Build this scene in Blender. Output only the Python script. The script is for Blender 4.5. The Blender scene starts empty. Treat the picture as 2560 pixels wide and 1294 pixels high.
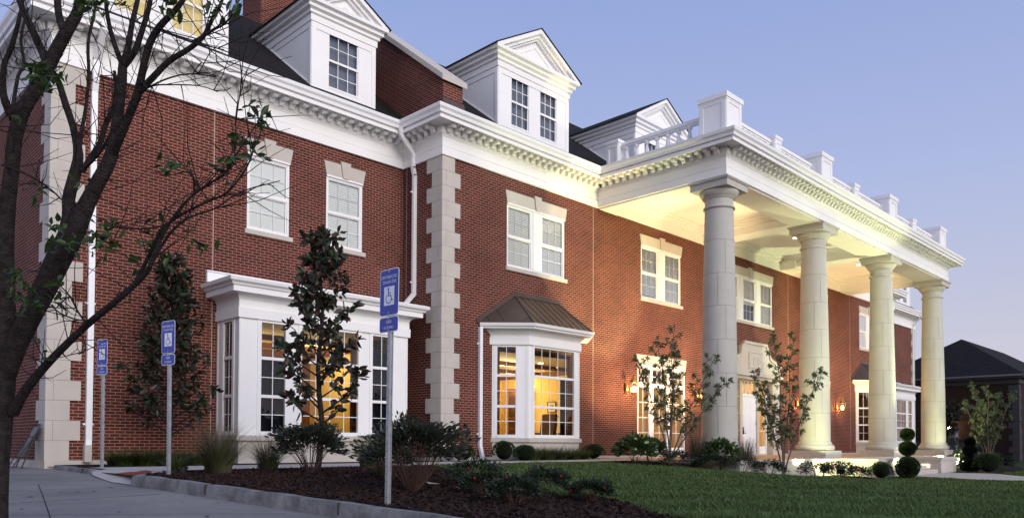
import bpy, bmesh, math, random
import numpy as np
from mathutils import Vector, Matrix
S = bpy.context.scene
COL = S.collection
rnd = random.Random(7)
R = math.radians
PI = math.pi

# ---------------------------------------------------------------- camera
F_PX, YAW, PITCH, ROLL, CY = 1963.05, 0.790433, 0.0261205, 0.00388132, 1058.05
cam = bpy.data.cameras.new('camera')
co = bpy.data.objects.new('camera', cam); COL.objects.link(co)
F0 = Vector((math.sin(YAW), math.cos(YAW), 0)); R0 = Vector((math.cos(YAW), -math.sin(YAW), 0)); U0 = Vector((0, 0, 1))
Fv = F0*math.cos(PITCH)+U0*math.sin(PITCH); U2 = -F0*math.sin(PITCH)+U0*math.cos(PITCH)
Rv = R0*math.cos(ROLL)+U2*math.sin(ROLL); Uv = -R0*math.sin(ROLL)+U2*math.cos(ROLL)
co.matrix_world = Matrix(((Rv.x, Uv.x, -Fv.x, 0), (Rv.y, Uv.y, -Fv.y, 0), (Rv.z, Uv.z, -Fv.z, 1.0), (0, 0, 0, 1)))
cam.sensor_width = 36; cam.sensor_fit = 'HORIZONTAL'
cam.lens = 36*F_PX/2560
cam.shift_x = 0; cam.shift_y = (CY-647)/2560
cam.clip_start = 0.1; cam.clip_end = 1000
S.camera = co

# ---------------------------------------------------------------- sky, sun, exposure
w = bpy.data.worlds.new('World'); S.world = w; w.use_nodes = True
nt = w.node_tree; nt.nodes.clear()
o_ = nt.nodes.new('ShaderNodeOutputWorld'); bg = nt.nodes.new('ShaderNodeBackground')
SUN_EL, SUN_AZ = R(14), R(-150)      # dusk glow behind the camera, low over the front lawn
sky = nt.nodes.new('ShaderNodeTexSky'); sky.sky_type = 'NISHITA'; sky.sun_disc = False
sky.sun_elevation = SUN_EL; sky.sun_rotation = R(195); sky.air_density = 1.0; sky.dust_density = 1.5; sky.ozone_density = 2.0
tc = nt.nodes.new('ShaderNodeTexCoord'); sep = nt.nodes.new('ShaderNodeSeparateXYZ')
rmp = nt.nodes.new('ShaderNodeValToRGB')
els = rmp.color_ramp.elements
els[0].position = 0.0; els[0].color = (0.55, 0.47, 0.52, 1)
els[1].position = 0.62; els[1].color = (0.17, 0.245, 0.51, 1)
e = els.new(0.12); e.color = (0.43, 0.42, 0.51, 1)
e = els.new(0.30); e.color = (0.32, 0.365, 0.56, 1)
mixs = nt.nodes.new('ShaderNodeMix'); mixs.data_type = 'RGBA'; mixs.inputs[0].default_value = 0.85
sc_ = nt.nodes.new('ShaderNodeVectorMath'); sc_.operation = 'SCALE'; sc_.inputs['Scale'].default_value = 12.0
nt.links.new(tc.outputs['Generated'], sep.inputs[0]); nt.links.new(sep.outputs['Z'], rmp.inputs[0])
nt.links.new(rmp.outputs[0], sc_.inputs[0])
nt.links.new(sky.outputs[0], mixs.inputs[6]); nt.links.new(sc_.outputs[0], mixs.inputs[7])
nt.links.new(mixs.outputs[2], bg.inputs['Color']); bg.inputs['Strength'].default_value = 0.10
nt.links.new(bg.outputs[0], o_.inputs[0])
sl = bpy.data.lights.new('sun', 'SUN'); so = bpy.data.objects.new('sun', sl); COL.objects.link(so)
sl.energy = 2.3; sl.angle = R(50); sl.color = (1.0, 0.94, 0.90)
sd = Vector((0.12, 0.92, -0.30))     # direction the light travels
so.rotation_euler = sd.to_track_quat('-Z', 'Y').to_euler(); so.location = (0, -20, 20)
S.view_settings.view_transform = 'Standard'; S.view_settings.look = 'None'
S.view_settings.exposure = 0.3; S.view_settings.gamma = 1.0
S.cycles.use_denoising = True
S.cycles.max_bounces = 8; S.cycles.transparent_max_bounces = 16
S.cycles.sample_clamp_indirect = 4.0
S.cycles.caustics_reflective = False; S.cycles.caustics_refractive = False

# ---------------------------------------------------------------- materials
MT = {}
def mat(name, col=(.5, .5, .5), rough=.6, spec=.5, noise=None, bump=0, nscale=5, metal=0, emit=None, estr=0, coords='Object', sheen=0):
    m = bpy.data.materials.new(name); m.use_nodes = True
    t = m.node_tree; b = t.nodes['Principled BSDF']
    b.inputs['Base Color'].default_value = (*col, 1); b.inputs['Roughness'].default_value = rough
    b.inputs['Specular IOR Level'].default_value = spec; b.inputs['Metallic'].default_value = metal
    if emit:
        b.inputs['Emission Color'].default_value = (*emit, 1); b.inputs['Emission Strength'].default_value = estr
    if noise or bump:
        tcn = t.nodes.new('ShaderNodeTexCoord')
        n = t.nodes.new('ShaderNodeTexNoise'); n.inputs['Scale'].default_value = nscale; n.inputs['Detail'].default_value = 6
        t.links.new(tcn.outputs[coords], n.inputs['Vector'])
        if noise:
            r = t.nodes.new('ShaderNodeValToRGB')
            r.color_ramp.elements[0].position = .3; r.color_ramp.elements[1].position = .72
            r.color_ramp.elements[0].color = (*[c*(1-noise) for c in col], 1)
            r.color_ramp.elements[1].color = (*[min(1, c*(1+noise*.7)) for c in col], 1)
            t.links.new(n.outputs[0], r.inputs[0]); t.links.new(r.outputs[0], b.inputs['Base Color'])
        if bump:
            bp = t.nodes.new('ShaderNodeBump'); bp.inputs['Strength'].default_value = bump; bp.inputs['Distance'].default_value = .02
            n2 = t.nodes.new('ShaderNodeTexNoise'); n2.inputs['Scale'].default_value = nscale*4; n2.inputs['Detail'].default_value = 5
            t.links.new(tcn.outputs[coords], n2.inputs['Vector'])
            t.links.new(n2.outputs[0], bp.inputs['Height']); t.links.new(bp.outputs[0], b.inputs['Normal'])
    MT[name] = m
    return m

def brick_mat(name, c1, c2, mortar, zoff=0.038):
    m = bpy.data.materials.new(name); m.use_nodes = True; t = m.node_tree; b = t.nodes['Principled BSDF']
    uv = t.nodes.new('ShaderNodeUVMap'); mp = t.nodes.new('ShaderNodeMapping'); mp.inputs['Location'].default_value = (0, -zoff, 0)
    br = t.nodes.new('ShaderNodeTexBrick'); br.offset = .5
    br.inputs['Scale'].default_value = 1; br.inputs['Brick Width'].default_value = .2032; br.inputs['Row Height'].default_value = .06773
    br.inputs['Mortar Size'].default_value = .0075; br.inputs['Mortar Smooth'].default_value = .15; br.inputs['Bias'].default_value = -.1
    br.inputs['Color1'].default_value = (*c1, 1); br.inputs['Color2'].default_value = (*c2, 1); br.inputs['Mortar'].default_value = (*mortar, 1)
    n = t.nodes.new('ShaderNodeTexNoise'); n.inputs['Scale'].default_value = .7; n.inputs['Detail'].default_value = 9; n.inputs['Roughness'].default_value = .65
    mx = t.nodes.new('ShaderNodeMix'); mx.data_type = 'RGBA'; mx.blend_type = 'MULTIPLY'; mx.inputs[0].default_value = 1
    r = t.nodes.new('ShaderNodeValToRGB'); r.color_ramp.elements[0].position = .25; r.color_ramp.elements[1].position = .75
    r.color_ramp.elements[0].color = (.66, .66, .68, 1); r.color_ramp.elements[1].color = (1.22, 1.2, 1.18, 1)
    t.links.new(uv.outputs[0], mp.inputs[0]); t.links.new(mp.outputs[0], br.inputs['Vector']); t.links.new(uv.outputs[0], n.inputs['Vector'])
    t.links.new(n.outputs[0], r.inputs[0]); t.links.new(br.outputs[0], mx.inputs[6]); t.links.new(r.outputs[0], mx.inputs[7])
    t.links.new(mx.outputs[2], b.inputs['Base Color'])
    bp = t.nodes.new('ShaderNodeBump'); bp.inputs['Strength'].default_value = .5; bp.inputs['Distance'].default_value = .008; bp.invert = True
    t.links.new(br.outputs['Fac'], bp.inputs['Height']); t.links.new(bp.outputs[0], b.inputs['Normal'])
    b.inputs['Roughness'].default_value = .85; b.inputs['Specular IOR Level'].default_value = .2
    MT[name] = m
brick_mat('brick', (.122, .024, .018), (.062, .014, .011), (.31, .19, .14))
brick_mat('dusk_brick', (.022, .010, .009), (.014, .008, .008), (.035, .028, .026))  # neighbour's brick, darkened so the colour carries the dusk
mat('white_paint', (.80, .79, .78), .45, .4, noise=.03, nscale=1.2)
mat('gutter_white', (.80, .80, .81), .3, .5, noise=.03, nscale=2)
mat('limestone', (.50, .46, .41), .85, .2, noise=.07, bump=.15, nscale=2.5)
mat('column_stone', (.47, .455, .41), .8, .2, noise=.05, bump=.1, nscale=2)
mat('joint', (.17, .15, .13), .9, .1)
mat('column_joint', (.25, .24, .215), .9, .1)
mat('dark_joint', (.05, .045, .04), .9, .1)
mat('bronze', (.085, .060, .048), .4, .5, noise=.2, nscale=2, metal=.2)
mat('black_metal', (.012, .012, .013), .4, .5)
mat('galvanized', (.42, .43, .45), .42, .5, noise=.2, nscale=14, metal=.75)
mat('brass', (.45, .26, .10), .3, .5, metal=.9)
mat('concrete', (.36, .345, .33), .9, .2, noise=.14, bump=.25, nscale=1.3)
mat('sidewalk', (.40, .37, .34), .9, .2, noise=.08, bump=.2, nscale=2)
mat('soil', (.05, .036, .028), .95, .1, noise=.4, bump=.8, nscale=9)
mat('mulch', (.020, .011, .009), .95, .15, noise=.6, bump=1.0, nscale=14)
mat('mulch_chip', (.032, .016, .013), .9, .2, noise=.5, nscale=30)
mat('lawn_base', (.026, .046, .014), .95, .1, noise=.4, bump=.8, nscale=3)
mat('bark', (.034, .027, .026), .95, .1, noise=.5, bump=1.0, nscale=22)
mat('grey_bark', (.13, .10, .085), .9, .1, noise=.3, bump=.5, nscale=30)
mat('brown_twig', (.075, .045, .035), .9, .1, noise=.3, nscale=20)
mat('sign_blue', (.022, .045, .36), .3, .5)
mat('sign_white', (.78, .80, .84), .3, .5)
mat('room_wall', (.86, .62, .20), .8, .2)
mat('room_ceiling', (.85, .72, .45), .8, .2)
mat('wood', (.20, .075, .025), .4, .4, noise=.3, nscale=5)
mat('carpet', (.10, .05, .03), .95, .1)
mat('curtain', (.008, .010, .022), .9, .1)
mat('tan_curtain', (.10, .055, .035), .9, .1)
mat('picture_paper', (.75, .70, .55), .8, .1)
mat('blind', (.92, .94, .93), .6, .3)
mat('shade_cream', (.72, .56, .27), .7, .3)
mat('dormer_dim_room', (.16, .17, .21), .8, .1)  # dim room and sky reflection put into one grey-blue
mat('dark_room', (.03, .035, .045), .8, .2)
mat('lamp_glow', (1, .9, .7), .5, .1, emit=(1.0, .82, .5), estr=9)
mat('can_glow', (1, .95, .85), .5, .1, emit=(1.0, .93, .8), estr=8)
mat('bulb', (1, .9, .7), .5, .1, emit=(1.0, .72, .40), estr=40)
mat('flood_lens', (1, 1, .8), .5, .1, emit=(.9, 1.0, .5), estr=20)
mat('step_light', (1, .8, .5), .5, .1, emit=(1.0, .70, .35), estr=6)
mat('tread', (.23, .055, .05), .9, .1, noise=.3, nscale=8)
mat('tan_paver', (.50, .30, .16), .85, .2, noise=.15, nscale=5)
mat('red_petal', (.22, .008, .018), .7, .2)
mat('hydrangea_bloom', (.28, .38, .14), .8, .1)
mat('yellow_sticker', (.75, .50, .10), .5, .3)
mat('utility_grey', (.15, .15, .17), .5, .3, noise=.06, nscale=3)
mat('stone_grey', (.05, .05, .055), .8, .2, noise=.1, nscale=3)  # neighbour's stone trim, dusk darkness likewise in the colour
mat('door_white', (.76, .76, .80), .4, .4)
mat('blue_led', (.1, .1, .4), .4, .3, emit=(.1, .15, 1.0), estr=5)
mat('leaf_litter', (.42, .34, .24), .9, .1)

def shingle():
    m = bpy.data.materials.new('shingle'); m.use_nodes = True; t = m.node_tree; b = t.nodes['Principled BSDF']
    uv = t.nodes.new('ShaderNodeUVMap'); br = t.nodes.new('ShaderNodeTexBrick'); br.offset = .5
    br.inputs['Brick Width'].default_value = .30; br.inputs['Row Height'].default_value = .11; br.inputs['Scale'].default_value = 1
    br.inputs['Mortar Size'].default_value = .006; br.inputs['Mortar'].default_value = (.006, .005, .005, 1)
    br.inputs['Color1'].default_value = (.022, .018, .017, 1); br.inputs['Color2'].default_value = (.012, .011, .011, 1)
    n = t.nodes.new('ShaderNodeTexNoise'); n.inputs['Scale'].default_value = 60; n.inputs['Detail'].default_value = 3
    bp = t.nodes.new('ShaderNodeBump'); bp.inputs['Strength'].default_value = .8; bp.inputs['Distance'].default_value = .015; bp.invert = True
    t.links.new(uv.outputs[0], br.inputs['Vector']); t.links.new(uv.outputs[0], n.inputs['Vector'])
    t.links.new(br.outputs['Color'], b.inputs['Base Color']); t.links.new(br.outputs['Fac'], bp.inputs['Height']); t.links.new(bp.outputs[0], b.inputs['Normal'])
    b.inputs['Roughness'].default_value = .9; b.inputs['Specular IOR Level'].default_value = .15
    MT['shingle'] = m
shingle()
def glass_mat(name, tint=(1, 1, 1), boost=1.0, refl=(1, 1, 1)):
    m = bpy.data.materials.new(name); m.use_nodes = True; t = m.node_tree; t.nodes.clear()
    o = t.nodes.new('ShaderNodeOutputMaterial'); mx = t.nodes.new('ShaderNodeMixShader'); fr = t.nodes.new('ShaderNodeFresnel'); fr.inputs[0].default_value = 1.5
    g = t.nodes.new('ShaderNodeBsdfGlossy'); g.inputs['Roughness'].default_value = .01; g.inputs['Color'].default_value = (*refl, 1)
    tr = t.nodes.new('ShaderNodeBsdfTransparent'); tr.inputs[0].default_value = (*tint, 1)
    mm = t.nodes.new('ShaderNodeMath'); mm.operation = 'MULTIPLY'; mm.inputs[1].default_value = boost; mm.use_clamp = True
    n = t.nodes.new('ShaderNodeTexNoise'); n.inputs['Scale'].default_value = 1.4
    tcn = t.nodes.new('ShaderNodeTexCoord'); t.links.new(tcn.outputs['Object'], n.inputs['Vector'])
    bp = t.nodes.new('ShaderNodeBump'); bp.inputs['Strength'].default_value = .04; bp.inputs['Distance'].default_value = .1
    t.links.new(n.outputs[0], bp.inputs['Height']); t.links.new(bp.outputs[0], g.inputs['Normal'])
    t.links.new(fr.outputs[0], mm.inputs[0]); t.links.new(mm.outputs[0], mx.inputs[0])
    t.links.new(tr.outputs[0], mx.inputs[1]); t.links.new(g.outputs[0], mx.inputs[2]); t.links.new(mx.outputs[0], o.inputs[0])
    MT[name] = m
glass_mat('glass', (.94, .96, .95), 2.2)
glass_mat('glass_low', (.95, .95, .93), 1.1)
glass_mat('lamp_glass', (1, .95, .85), .6)
def leaf_mat(name, top, back=None, rough=.45, var=.35, trans=.2, spec=.4):
    m = bpy.data.materials.new(name); m.use_nodes = True; t = m.node_tree; b = t.nodes['Principled BSDF']
    g = t.nodes.new('ShaderNodeNewGeometry')
    hsv = t.nodes.new('ShaderNodeMapRange'); hsv.inputs['To Min'].default_value = 1-var; hsv.inputs['To Max'].default_value = 1+var
    t.links.new(g.outputs['Random Per Island'], hsv.inputs['Value'])
    mx = t.nodes.new('ShaderNodeMix'); mx.data_type = 'RGBA'; mx.inputs[6].default_value = (*top, 1); mx.inputs[7].default_value = (*(back or top), 1)
    t.links.new(g.outputs['Backfacing'], mx.inputs[0])
    vm = t.nodes.new('ShaderNodeVectorMath'); vm.operation = 'SCALE'
    t.links.new(mx.outputs[2], vm.inputs[0]); t.links.new(hsv.outputs[0], vm.inputs['Scale']); t.links.new(vm.outputs[0], b.inputs['Base Color'])
    b.inputs['Roughness'].default_value = rough; b.inputs['Specular IOR Level'].default_value = spec
    if trans:
        o = t.nodes['Material Output']; ms = t.nodes.new('ShaderNodeMixShader'); tl = t.nodes.new('ShaderNodeBsdfTranslucent')
        ms.inputs[0].default_value = trans; t.links.new(vm.outputs[0], tl.inputs[0])
        t.links.new(b.outputs[0], ms.inputs[1]); t.links.new(tl.outputs[0], ms.inputs[2]); t.links.new(ms.outputs[0], o.inputs[0])
    MT[name] = m
leaf_mat('leaf_fresh', (.030, .060, .012), trans=.25)
leaf_mat('leaf_magnolia', (.017, .029, .013), (.036, .020, .012), rough=.42, trans=.02, spec=.35)
leaf_mat('leaf_sweetbay', (.095, .135, .045), (.12, .14, .08), trans=.25)
leaf_mat('leaf_box', (.030, .055, .016), trans=.1)
leaf_mat('leaf_shrub', (.024, .032, .018), (.035, .038, .025), trans=.1, var=.5)
leaf_mat('leaf_rose', (.016, .030, .014), trans=.1, var=.5)
leaf_mat('leaf_hydrangea', (.050, .085, .025), trans=.15)
leaf_mat('blade_lawn', (.080, .128, .028), trans=.2, var=.45, rough=.6)
leaf_mat('blade_liriope', (.055, .080, .020), trans=.2, var=.5)
leaf_mat('blade_grass', (.070, .078, .026), trans=.2, var=.5, rough=.6)
leaf_mat('plume', (.13, .10, .07), trans=.3, rough=.9)
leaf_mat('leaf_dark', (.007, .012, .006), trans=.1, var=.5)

# ---------------------------------------------------------------- mesh helpers
def wloc(o):
    v = Vector((0, 0, 0))
    while o:
        v += Vector(o.location); o = o.parent
    return v
def empty(name, loc, label=None, cat=None, group=None):
    o = bpy.data.objects.new(name, None); o.location = loc; o.empty_display_size = .2; COL.objects.link(o)
    if label: o['label'] = label
    if cat: o['category'] = cat
    if group: o['group'] = group
    return o
def tag(o, label=None, cat=None, group=None, kind=None):
    if label: o['label'] = label
    if cat: o['category'] = cat
    if group: o['group'] = group
    if kind: o['kind'] = kind
    return o
class MB:
    def __init__(s): s.v = []; s.f = []; s.m = []; s.sm = []
    def face(s, pts, m, sm=False):
        n = len(s.v); s.v += [tuple(p) for p in pts]; s.f.append(tuple(range(n, n+len(pts)))); s.m.append(m); s.sm.append(sm)
    def box(s, x0, x1, y0, y1, z0, z1, m):
        n = len(s.v)
        s.v += [(x0,y0,z0),(x1,y0,z0),(x1,y1,z0),(x0,y1,z0),(x0,y0,z1),(x1,y0,z1),(x1,y1,z1),(x0,y1,z1)]
        for q in ((0,3,2,1),(4,5,6,7),(0,1,5,4),(1,2,6,5),(2,3,7,6),(3,0,4,7)):
            s.f.append(tuple(n+i for i in q)); s.m.append(m); s.sm.append(False)
    def obox(s, O, U, V, W, u0, u1, v0, v1, w0, w1, m):
        """box in a local frame: origin O, axes U,V,W"""
        O, U, V, W = Vector(O), Vector(U), Vector(V), Vector(W); n = len(s.v)
        for c in ((u0,v0,w0),(u1,v0,w0),(u1,v1,w0),(u0,v1,w0),(u0,v0,w1),(u1,v0,w1),(u1,v1,w1),(u0,v1,w1)):
            s.v.append(tuple(O+U*c[0]+V*c[1]+W*c[2]))
        for q in ((0,3,2,1),(4,5,6,7),(0,1,5,4),(1,2,6,5),(2,3,7,6),(3,0,4,7)):
            s.f.append(tuple(n+i for i in q)); s.m.append(m); s.sm.append(False)
    def prism(s, poly, d, m, sm=False, caps=True):
        """poly: 3d points of one cap; d: extrusion vector"""
        d = Vector(d); A = [Vector(p) for p in poly]; B = [p+d for p in A]; k = len(A); n = len(s.v)
        s.v += [tuple(p) for p in A+B]
        if caps:
            s.f.append(tuple(n+i for i in range(k))); s.m.append(m); s.sm.append(False)
            s.f.append(tuple(n+k+i for i in reversed(range(k)))); s.m.append(m); s.sm.append(False)
        for i in range(k):
            j = (i+1) % k
            s.f.append((n+j, n+i, n+k+i, n+k+j)); s.m.append(m); s.sm.append(sm)
    def tube(s, pts, rad, m, n=8, cap=True):
        pts = [Vector(p) for p in pts]; rings = []
        up = None
        for i, p in enumerate(pts):
            a = pts[max(0, i-1)]; b = pts[min(len(pts)-1, i+1)]; t = (b-a)
            if t.length < 1e-9: t = Vector((0, 0, 1))
            t.normalize()
            if up is None:
                up = Vector((1, 0, 0)) if abs(t.x) < .8 else Vector((0, 1, 0))
            x = (up-t*up.dot(t))
            if x.length < 1e-6: x = t.orthogonal()
            x.normalize(); y = t.cross(x); up = x
            r = rad[i] if hasattr(rad, '__len__') else rad
            base = len(s.v); rings.append(base)
            for k in range(n):
                an = 2*PI*k/n; s.v.append(tuple(p+(x*math.cos(an)+y*math.sin(an))*r))
        for i in range(len(rings)-1):
            for k in range(n):
                j = (k+1) % n
                s.f.append((rings[i]+k, rings[i]+j, rings[i+1]+j, rings[i+1]+k)); s.m.append(m); s.sm.append(True)
        if cap:
            s.f.append(tuple(rings[0]+k for k in reversed(range(n)))); s.m.append(m); s.sm.append(False)
            s.f.append(tuple(rings[-1]+k for k in range(n))); s.m.append(m); s.sm.append(False)
    def lathe(s, c, prof, m, n=32):
        """prof: (r, z) list, bottom to top"""
        rings = []
        for r, z in prof:
            base = len(s.v); rings.append(base)
            for k in range(n):
                an = 2*PI*k/n; s.v.append((c[0]+r*math.cos(an), c[1]+r*math.sin(an), c[2]+z))
        for i in range(len(rings)-1):
            for k in range(n):
                j = (k+1) % n
                s.f.append((rings[i]+k, rings[i]+j, rings[i+1]+j, rings[i+1]+k)); s.m.append(m); s.sm.append(True)
        s.f.append(tuple(rings[0]+k for k in reversed(range(n)))); s.m.append(m); s.sm.append(False)
        s.f.append(tuple(rings[-1]+k for k in range(n))); s.m.append(m); s.sm.append(False)
    def build(s, name, parent=None, label=None, cat=None, group=None, kind=None, origin=None):
        me = bpy.data.meshes.new(name)
        if parent is not None: off = wloc(parent)
        elif origin is not None: off = Vector(origin)
        else: off = Vector((0, 0, 0))
        loc = Vector((0, 0, 0))
        V = np.array(s.v, dtype=np.float64).reshape(-1, 3)
        # object origin at its own footprint centre
        c = (V.min(0)+V.max(0))/2; c[2] = V[:, 2].min()
        if parent is not None: loc = Vector(c)-off
        elif origin is not None: loc = off; c = np.array(off)
        else: loc = Vector(c)
        Vl = V-c
        me.from_pydata(Vl.tolist(), [], s.f)
        names = []
        for m in s.m:
            if m not in names: names.append(m)
        for nme in names: me.materials.append(MT[nme])
        idx = {nme: i for i, nme in enumerate(names)}
        me.polygons.foreach_set('material_index', [idx[m] for m in s.m])
        me.polygons.foreach_set('use_smooth', s.sm)
        me.update()
        if any(s.sm): me.set_sharp_from_angle(angle=R(40))
        uvl = me.uv_layers.new(name='UVMap')
        uv = np.zeros((len(me.loops), 2)); 
        for p in me.polygons:
            nx, ny, nz = p.normal
            for li in range(p.loop_start, p.loop_start+p.loop_total):
                x, y, z = V[me.loops[li].vertex_index]
                if abs(nz) > .95: uv[li] = (x, y)
                elif abs(nz) > .3:
                    h = math.hypot(nx, ny) or 1
                    uv[li] = ((x*ny-y*nx)/h, z/h)
                elif abs(ny) > abs(nx): uv[li] = (x, z)
                else: uv[li] = (y, z)
        uvl.data.foreach_set('uv', uv.ravel())
        o = bpy.data.objects.new(name, me); o.location = loc; COL.objects.link(o)
        if parent is not None: o.parent = parent
        return tag(o, label, cat, group, kind)

def npmesh(name, V, Fq, mats, midx=None, parent=None, origin=None, smooth=False, **kw):
    """numpy mesh of equal-size faces"""
    V = np.asarray(V, dtype=np.float64); Fq = np.asarray(Fq, dtype=np.int32)
    c = (V.min(0)+V.max(0))/2; c[2] = V[:, 2].min()
    me = bpy.data.meshes.new(name); k = Fq.shape[1]
    me.vertices.add(len(V)); me.vertices.foreach_set('co', (V-c).ravel())
    me.loops.add(Fq.size); me.loops.foreach_set('vertex_index', Fq.ravel())
    me.polygons.add(len(Fq)); me.polygons.foreach_set('loop_start', np.arange(0, Fq.size, k, dtype=np.int32))
    me.polygons.foreach_set('loop_total', np.full(len(Fq), k, dtype=np.int32))
    for m in mats: me.materials.append(MT[m])
    if midx is not None: me.polygons.foreach_set('material_index', np.asarray(midx, dtype=np.int32))
    me.update(calc_edges=True); me.validate()
    o = bpy.data.objects.new(name, me); COL.objects.link(o)
    if parent is not None: o.parent = parent; o.location = Vector(c)-wloc(parent)
    else: o.location = Vector(c)
    return tag(o, **kw)
def rand_units(g, n):
    v = g.normal(size=(n, 3)); return v/np.linalg.norm(v, axis=1)[:, None]
def leaves(name, P, size, m, parent=None, seed=1, D=None, aspect=.45, updir=.0, midx=None, mats=None, fine=False, **kw):
    """a diamond leaf at every point of P; D = preferred leaf direction"""
    g = np.random.default_rng(seed); n = len(P); P = np.asarray(P)
    d = rand_units(g, n)
    if D is not None: d = d*.75+np.asarray(D)
    d[:, 2] += updir; d /= np.linalg.norm(d, axis=1)[:, None]
    q = rand_units(g, n); sde = np.cross(d, q); sde /= np.linalg.norm(sde, axis=1)[:, None]+1e-9
    nn = np.cross(d, sde)
    L = (size*(.65+.7*g.random(n)))[:, None]; Wd = L*aspect*.5
    if fine:
        fold = L*(.10+.10*g.random((n, 1)))*aspect*2; droop = np.zeros((n, 3)); droop[:, 2] = 1; dp = droop*L*(g.random((n, 1))*.28)
        mid = lambda t: P+d*L*t-dp*t*t
        m0, m1, m2, m3 = mid(0.), mid(.35), mid(.7), mid(1.)
        l1, l2 = m1+sde*Wd+nn*fold, m2+sde*Wd*.82+nn*fold; r1, r2 = m1-sde*Wd+nn*fold, m2-sde*Wd*.82+nn*fold
        V = np.stack([m0, m1, m2, m3, l1, l2, r1, r2], 1).reshape(-1, 3); b8 = (np.arange(n)*8)[:, None]
        Fq = np.concatenate([b8+np.array([q]) for q in ([0, 1, 2, 5], [0, 1, 2, 7], )], 1)
        T = np.concatenate([b8+np.array([q]) for q in ([0, 4, 1], [1, 4, 5], [1, 5, 2], [2, 5, 3], [0, 1, 6], [1, 7, 6], [1, 2, 7], [2, 3, 7])], 1).reshape(-1, 3)
        return npmesh(name, V, T, mats or [m], None, parent, **kw)
    a = P; b = P+d*L*.5+sde*Wd+nn*L*.07; c = P+d*L; e_ = P+d*L*.5-sde*Wd+nn*L*.07
    V = np.stack([a, b, c, e_], 1).reshape(-1, 3); Fq = np.arange(4*n).reshape(n, 4)
    return npmesh(name, V, Fq, mats or [m], midx, parent, **kw)
def blades(name, B, H, lean, width, m, parent=None, seed=1, mats=None, midx=None, seg=3, out=None, **kw):
    """curved grass blades: roots B, heights H, lean amount"""
    g = np.random.default_rng(seed); n = len(B); B = np.asarray(B)
    an = g.random(n)*2*PI; dr = np.stack([np.cos(an), np.sin(an), np.zeros(n)], 1)
    if out is not None: dr = np.asarray(out)
    side = np.stack([-dr[:, 1], dr[:, 0], np.zeros(n)], 1)
    tw = (g.random(n)-.5)*1.6; side = side*np.cos(tw)[:, None]+dr*np.sin(tw)[:, None]
    H = np.asarray(H)[:, None]; ln = (np.asarray(lean))[:, None]; rows = []
    for k in range(seg+1):
        t = k/seg
        p = B+np.array([0, 0, 1])*H*(t-.35*t*t*np.minimum(ln, 1.6))+dr*H*ln*t*t
        wd = width*(1-t)**.7*.5+.0004
        rows.append((p-side*wd, p+side*wd))
    V = np.stack([x for r in rows for x in r], 1).reshape(-1, 3); st = 2*(seg+1)
    base = (np.arange(n)*st)[:, None]
    Fq = np.concatenate([base+np.array([[2*k, 2*k+1, 2*k+3, 2*k+2]]) for k in range(seg)], 1).reshape(-1, 4)
    mi = None if midx is None else np.repeat(midx, seg)
    return npmesh(name, V, Fq, mats or [m], mi, parent, **kw)

def wall(mb, O, U, W, H, holes, m, N, depth, mr=None, z0=0.0):
    """wall face in plane O + U*u + z*up with rectangular holes (u0,u1,z0,z1); reveals go inwards by depth"""
    O = Vector(O); U = Vector(U); N = Vector(N); up = Vector((0, 0, 1))
    us = sorted({0, W, *[a for h in holes for a in h[:2]]}); zs = sorted({z0, H, *[a for h in holes for a in h[2:4]]})
    def P(u, z, d=0): return O+U*u+up*z-N*d
    flip = U.cross(up).dot(N) < 0
    for i in range(len(us)-1):
        for j in range(len(zs)-1):
            uc = (us[i]+us[i+1])/2; zc = (zs[j]+zs[j+1])/2
            if any(h[0] < uc < h[1] and h[2] < zc < h[3] for h in holes): continue
            q = [P(us[i], zs[j]), P(us[i+1], zs[j]), P(us[i+1], zs[j+1]), P(us[i], zs[j+1])]
            mb.face(q[::-1] if flip else q, m)
    for (a, b, c, d) in [h[:4] for h in holes]:
        for q in ([P(a,c),P(a,d),P(a,d,depth),P(a,c,depth)], [P(b,d),P(b,c),P(b,c,depth),P(b,d,depth)],
                  [P(b,c),P(a,c),P(a,c,depth),P(b,c,depth)], [P(a,d),P(b,d),P(b,d,depth),P(a,d,depth)]):
            mb.face(q[::-1] if flip else q, mr or m)

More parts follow.
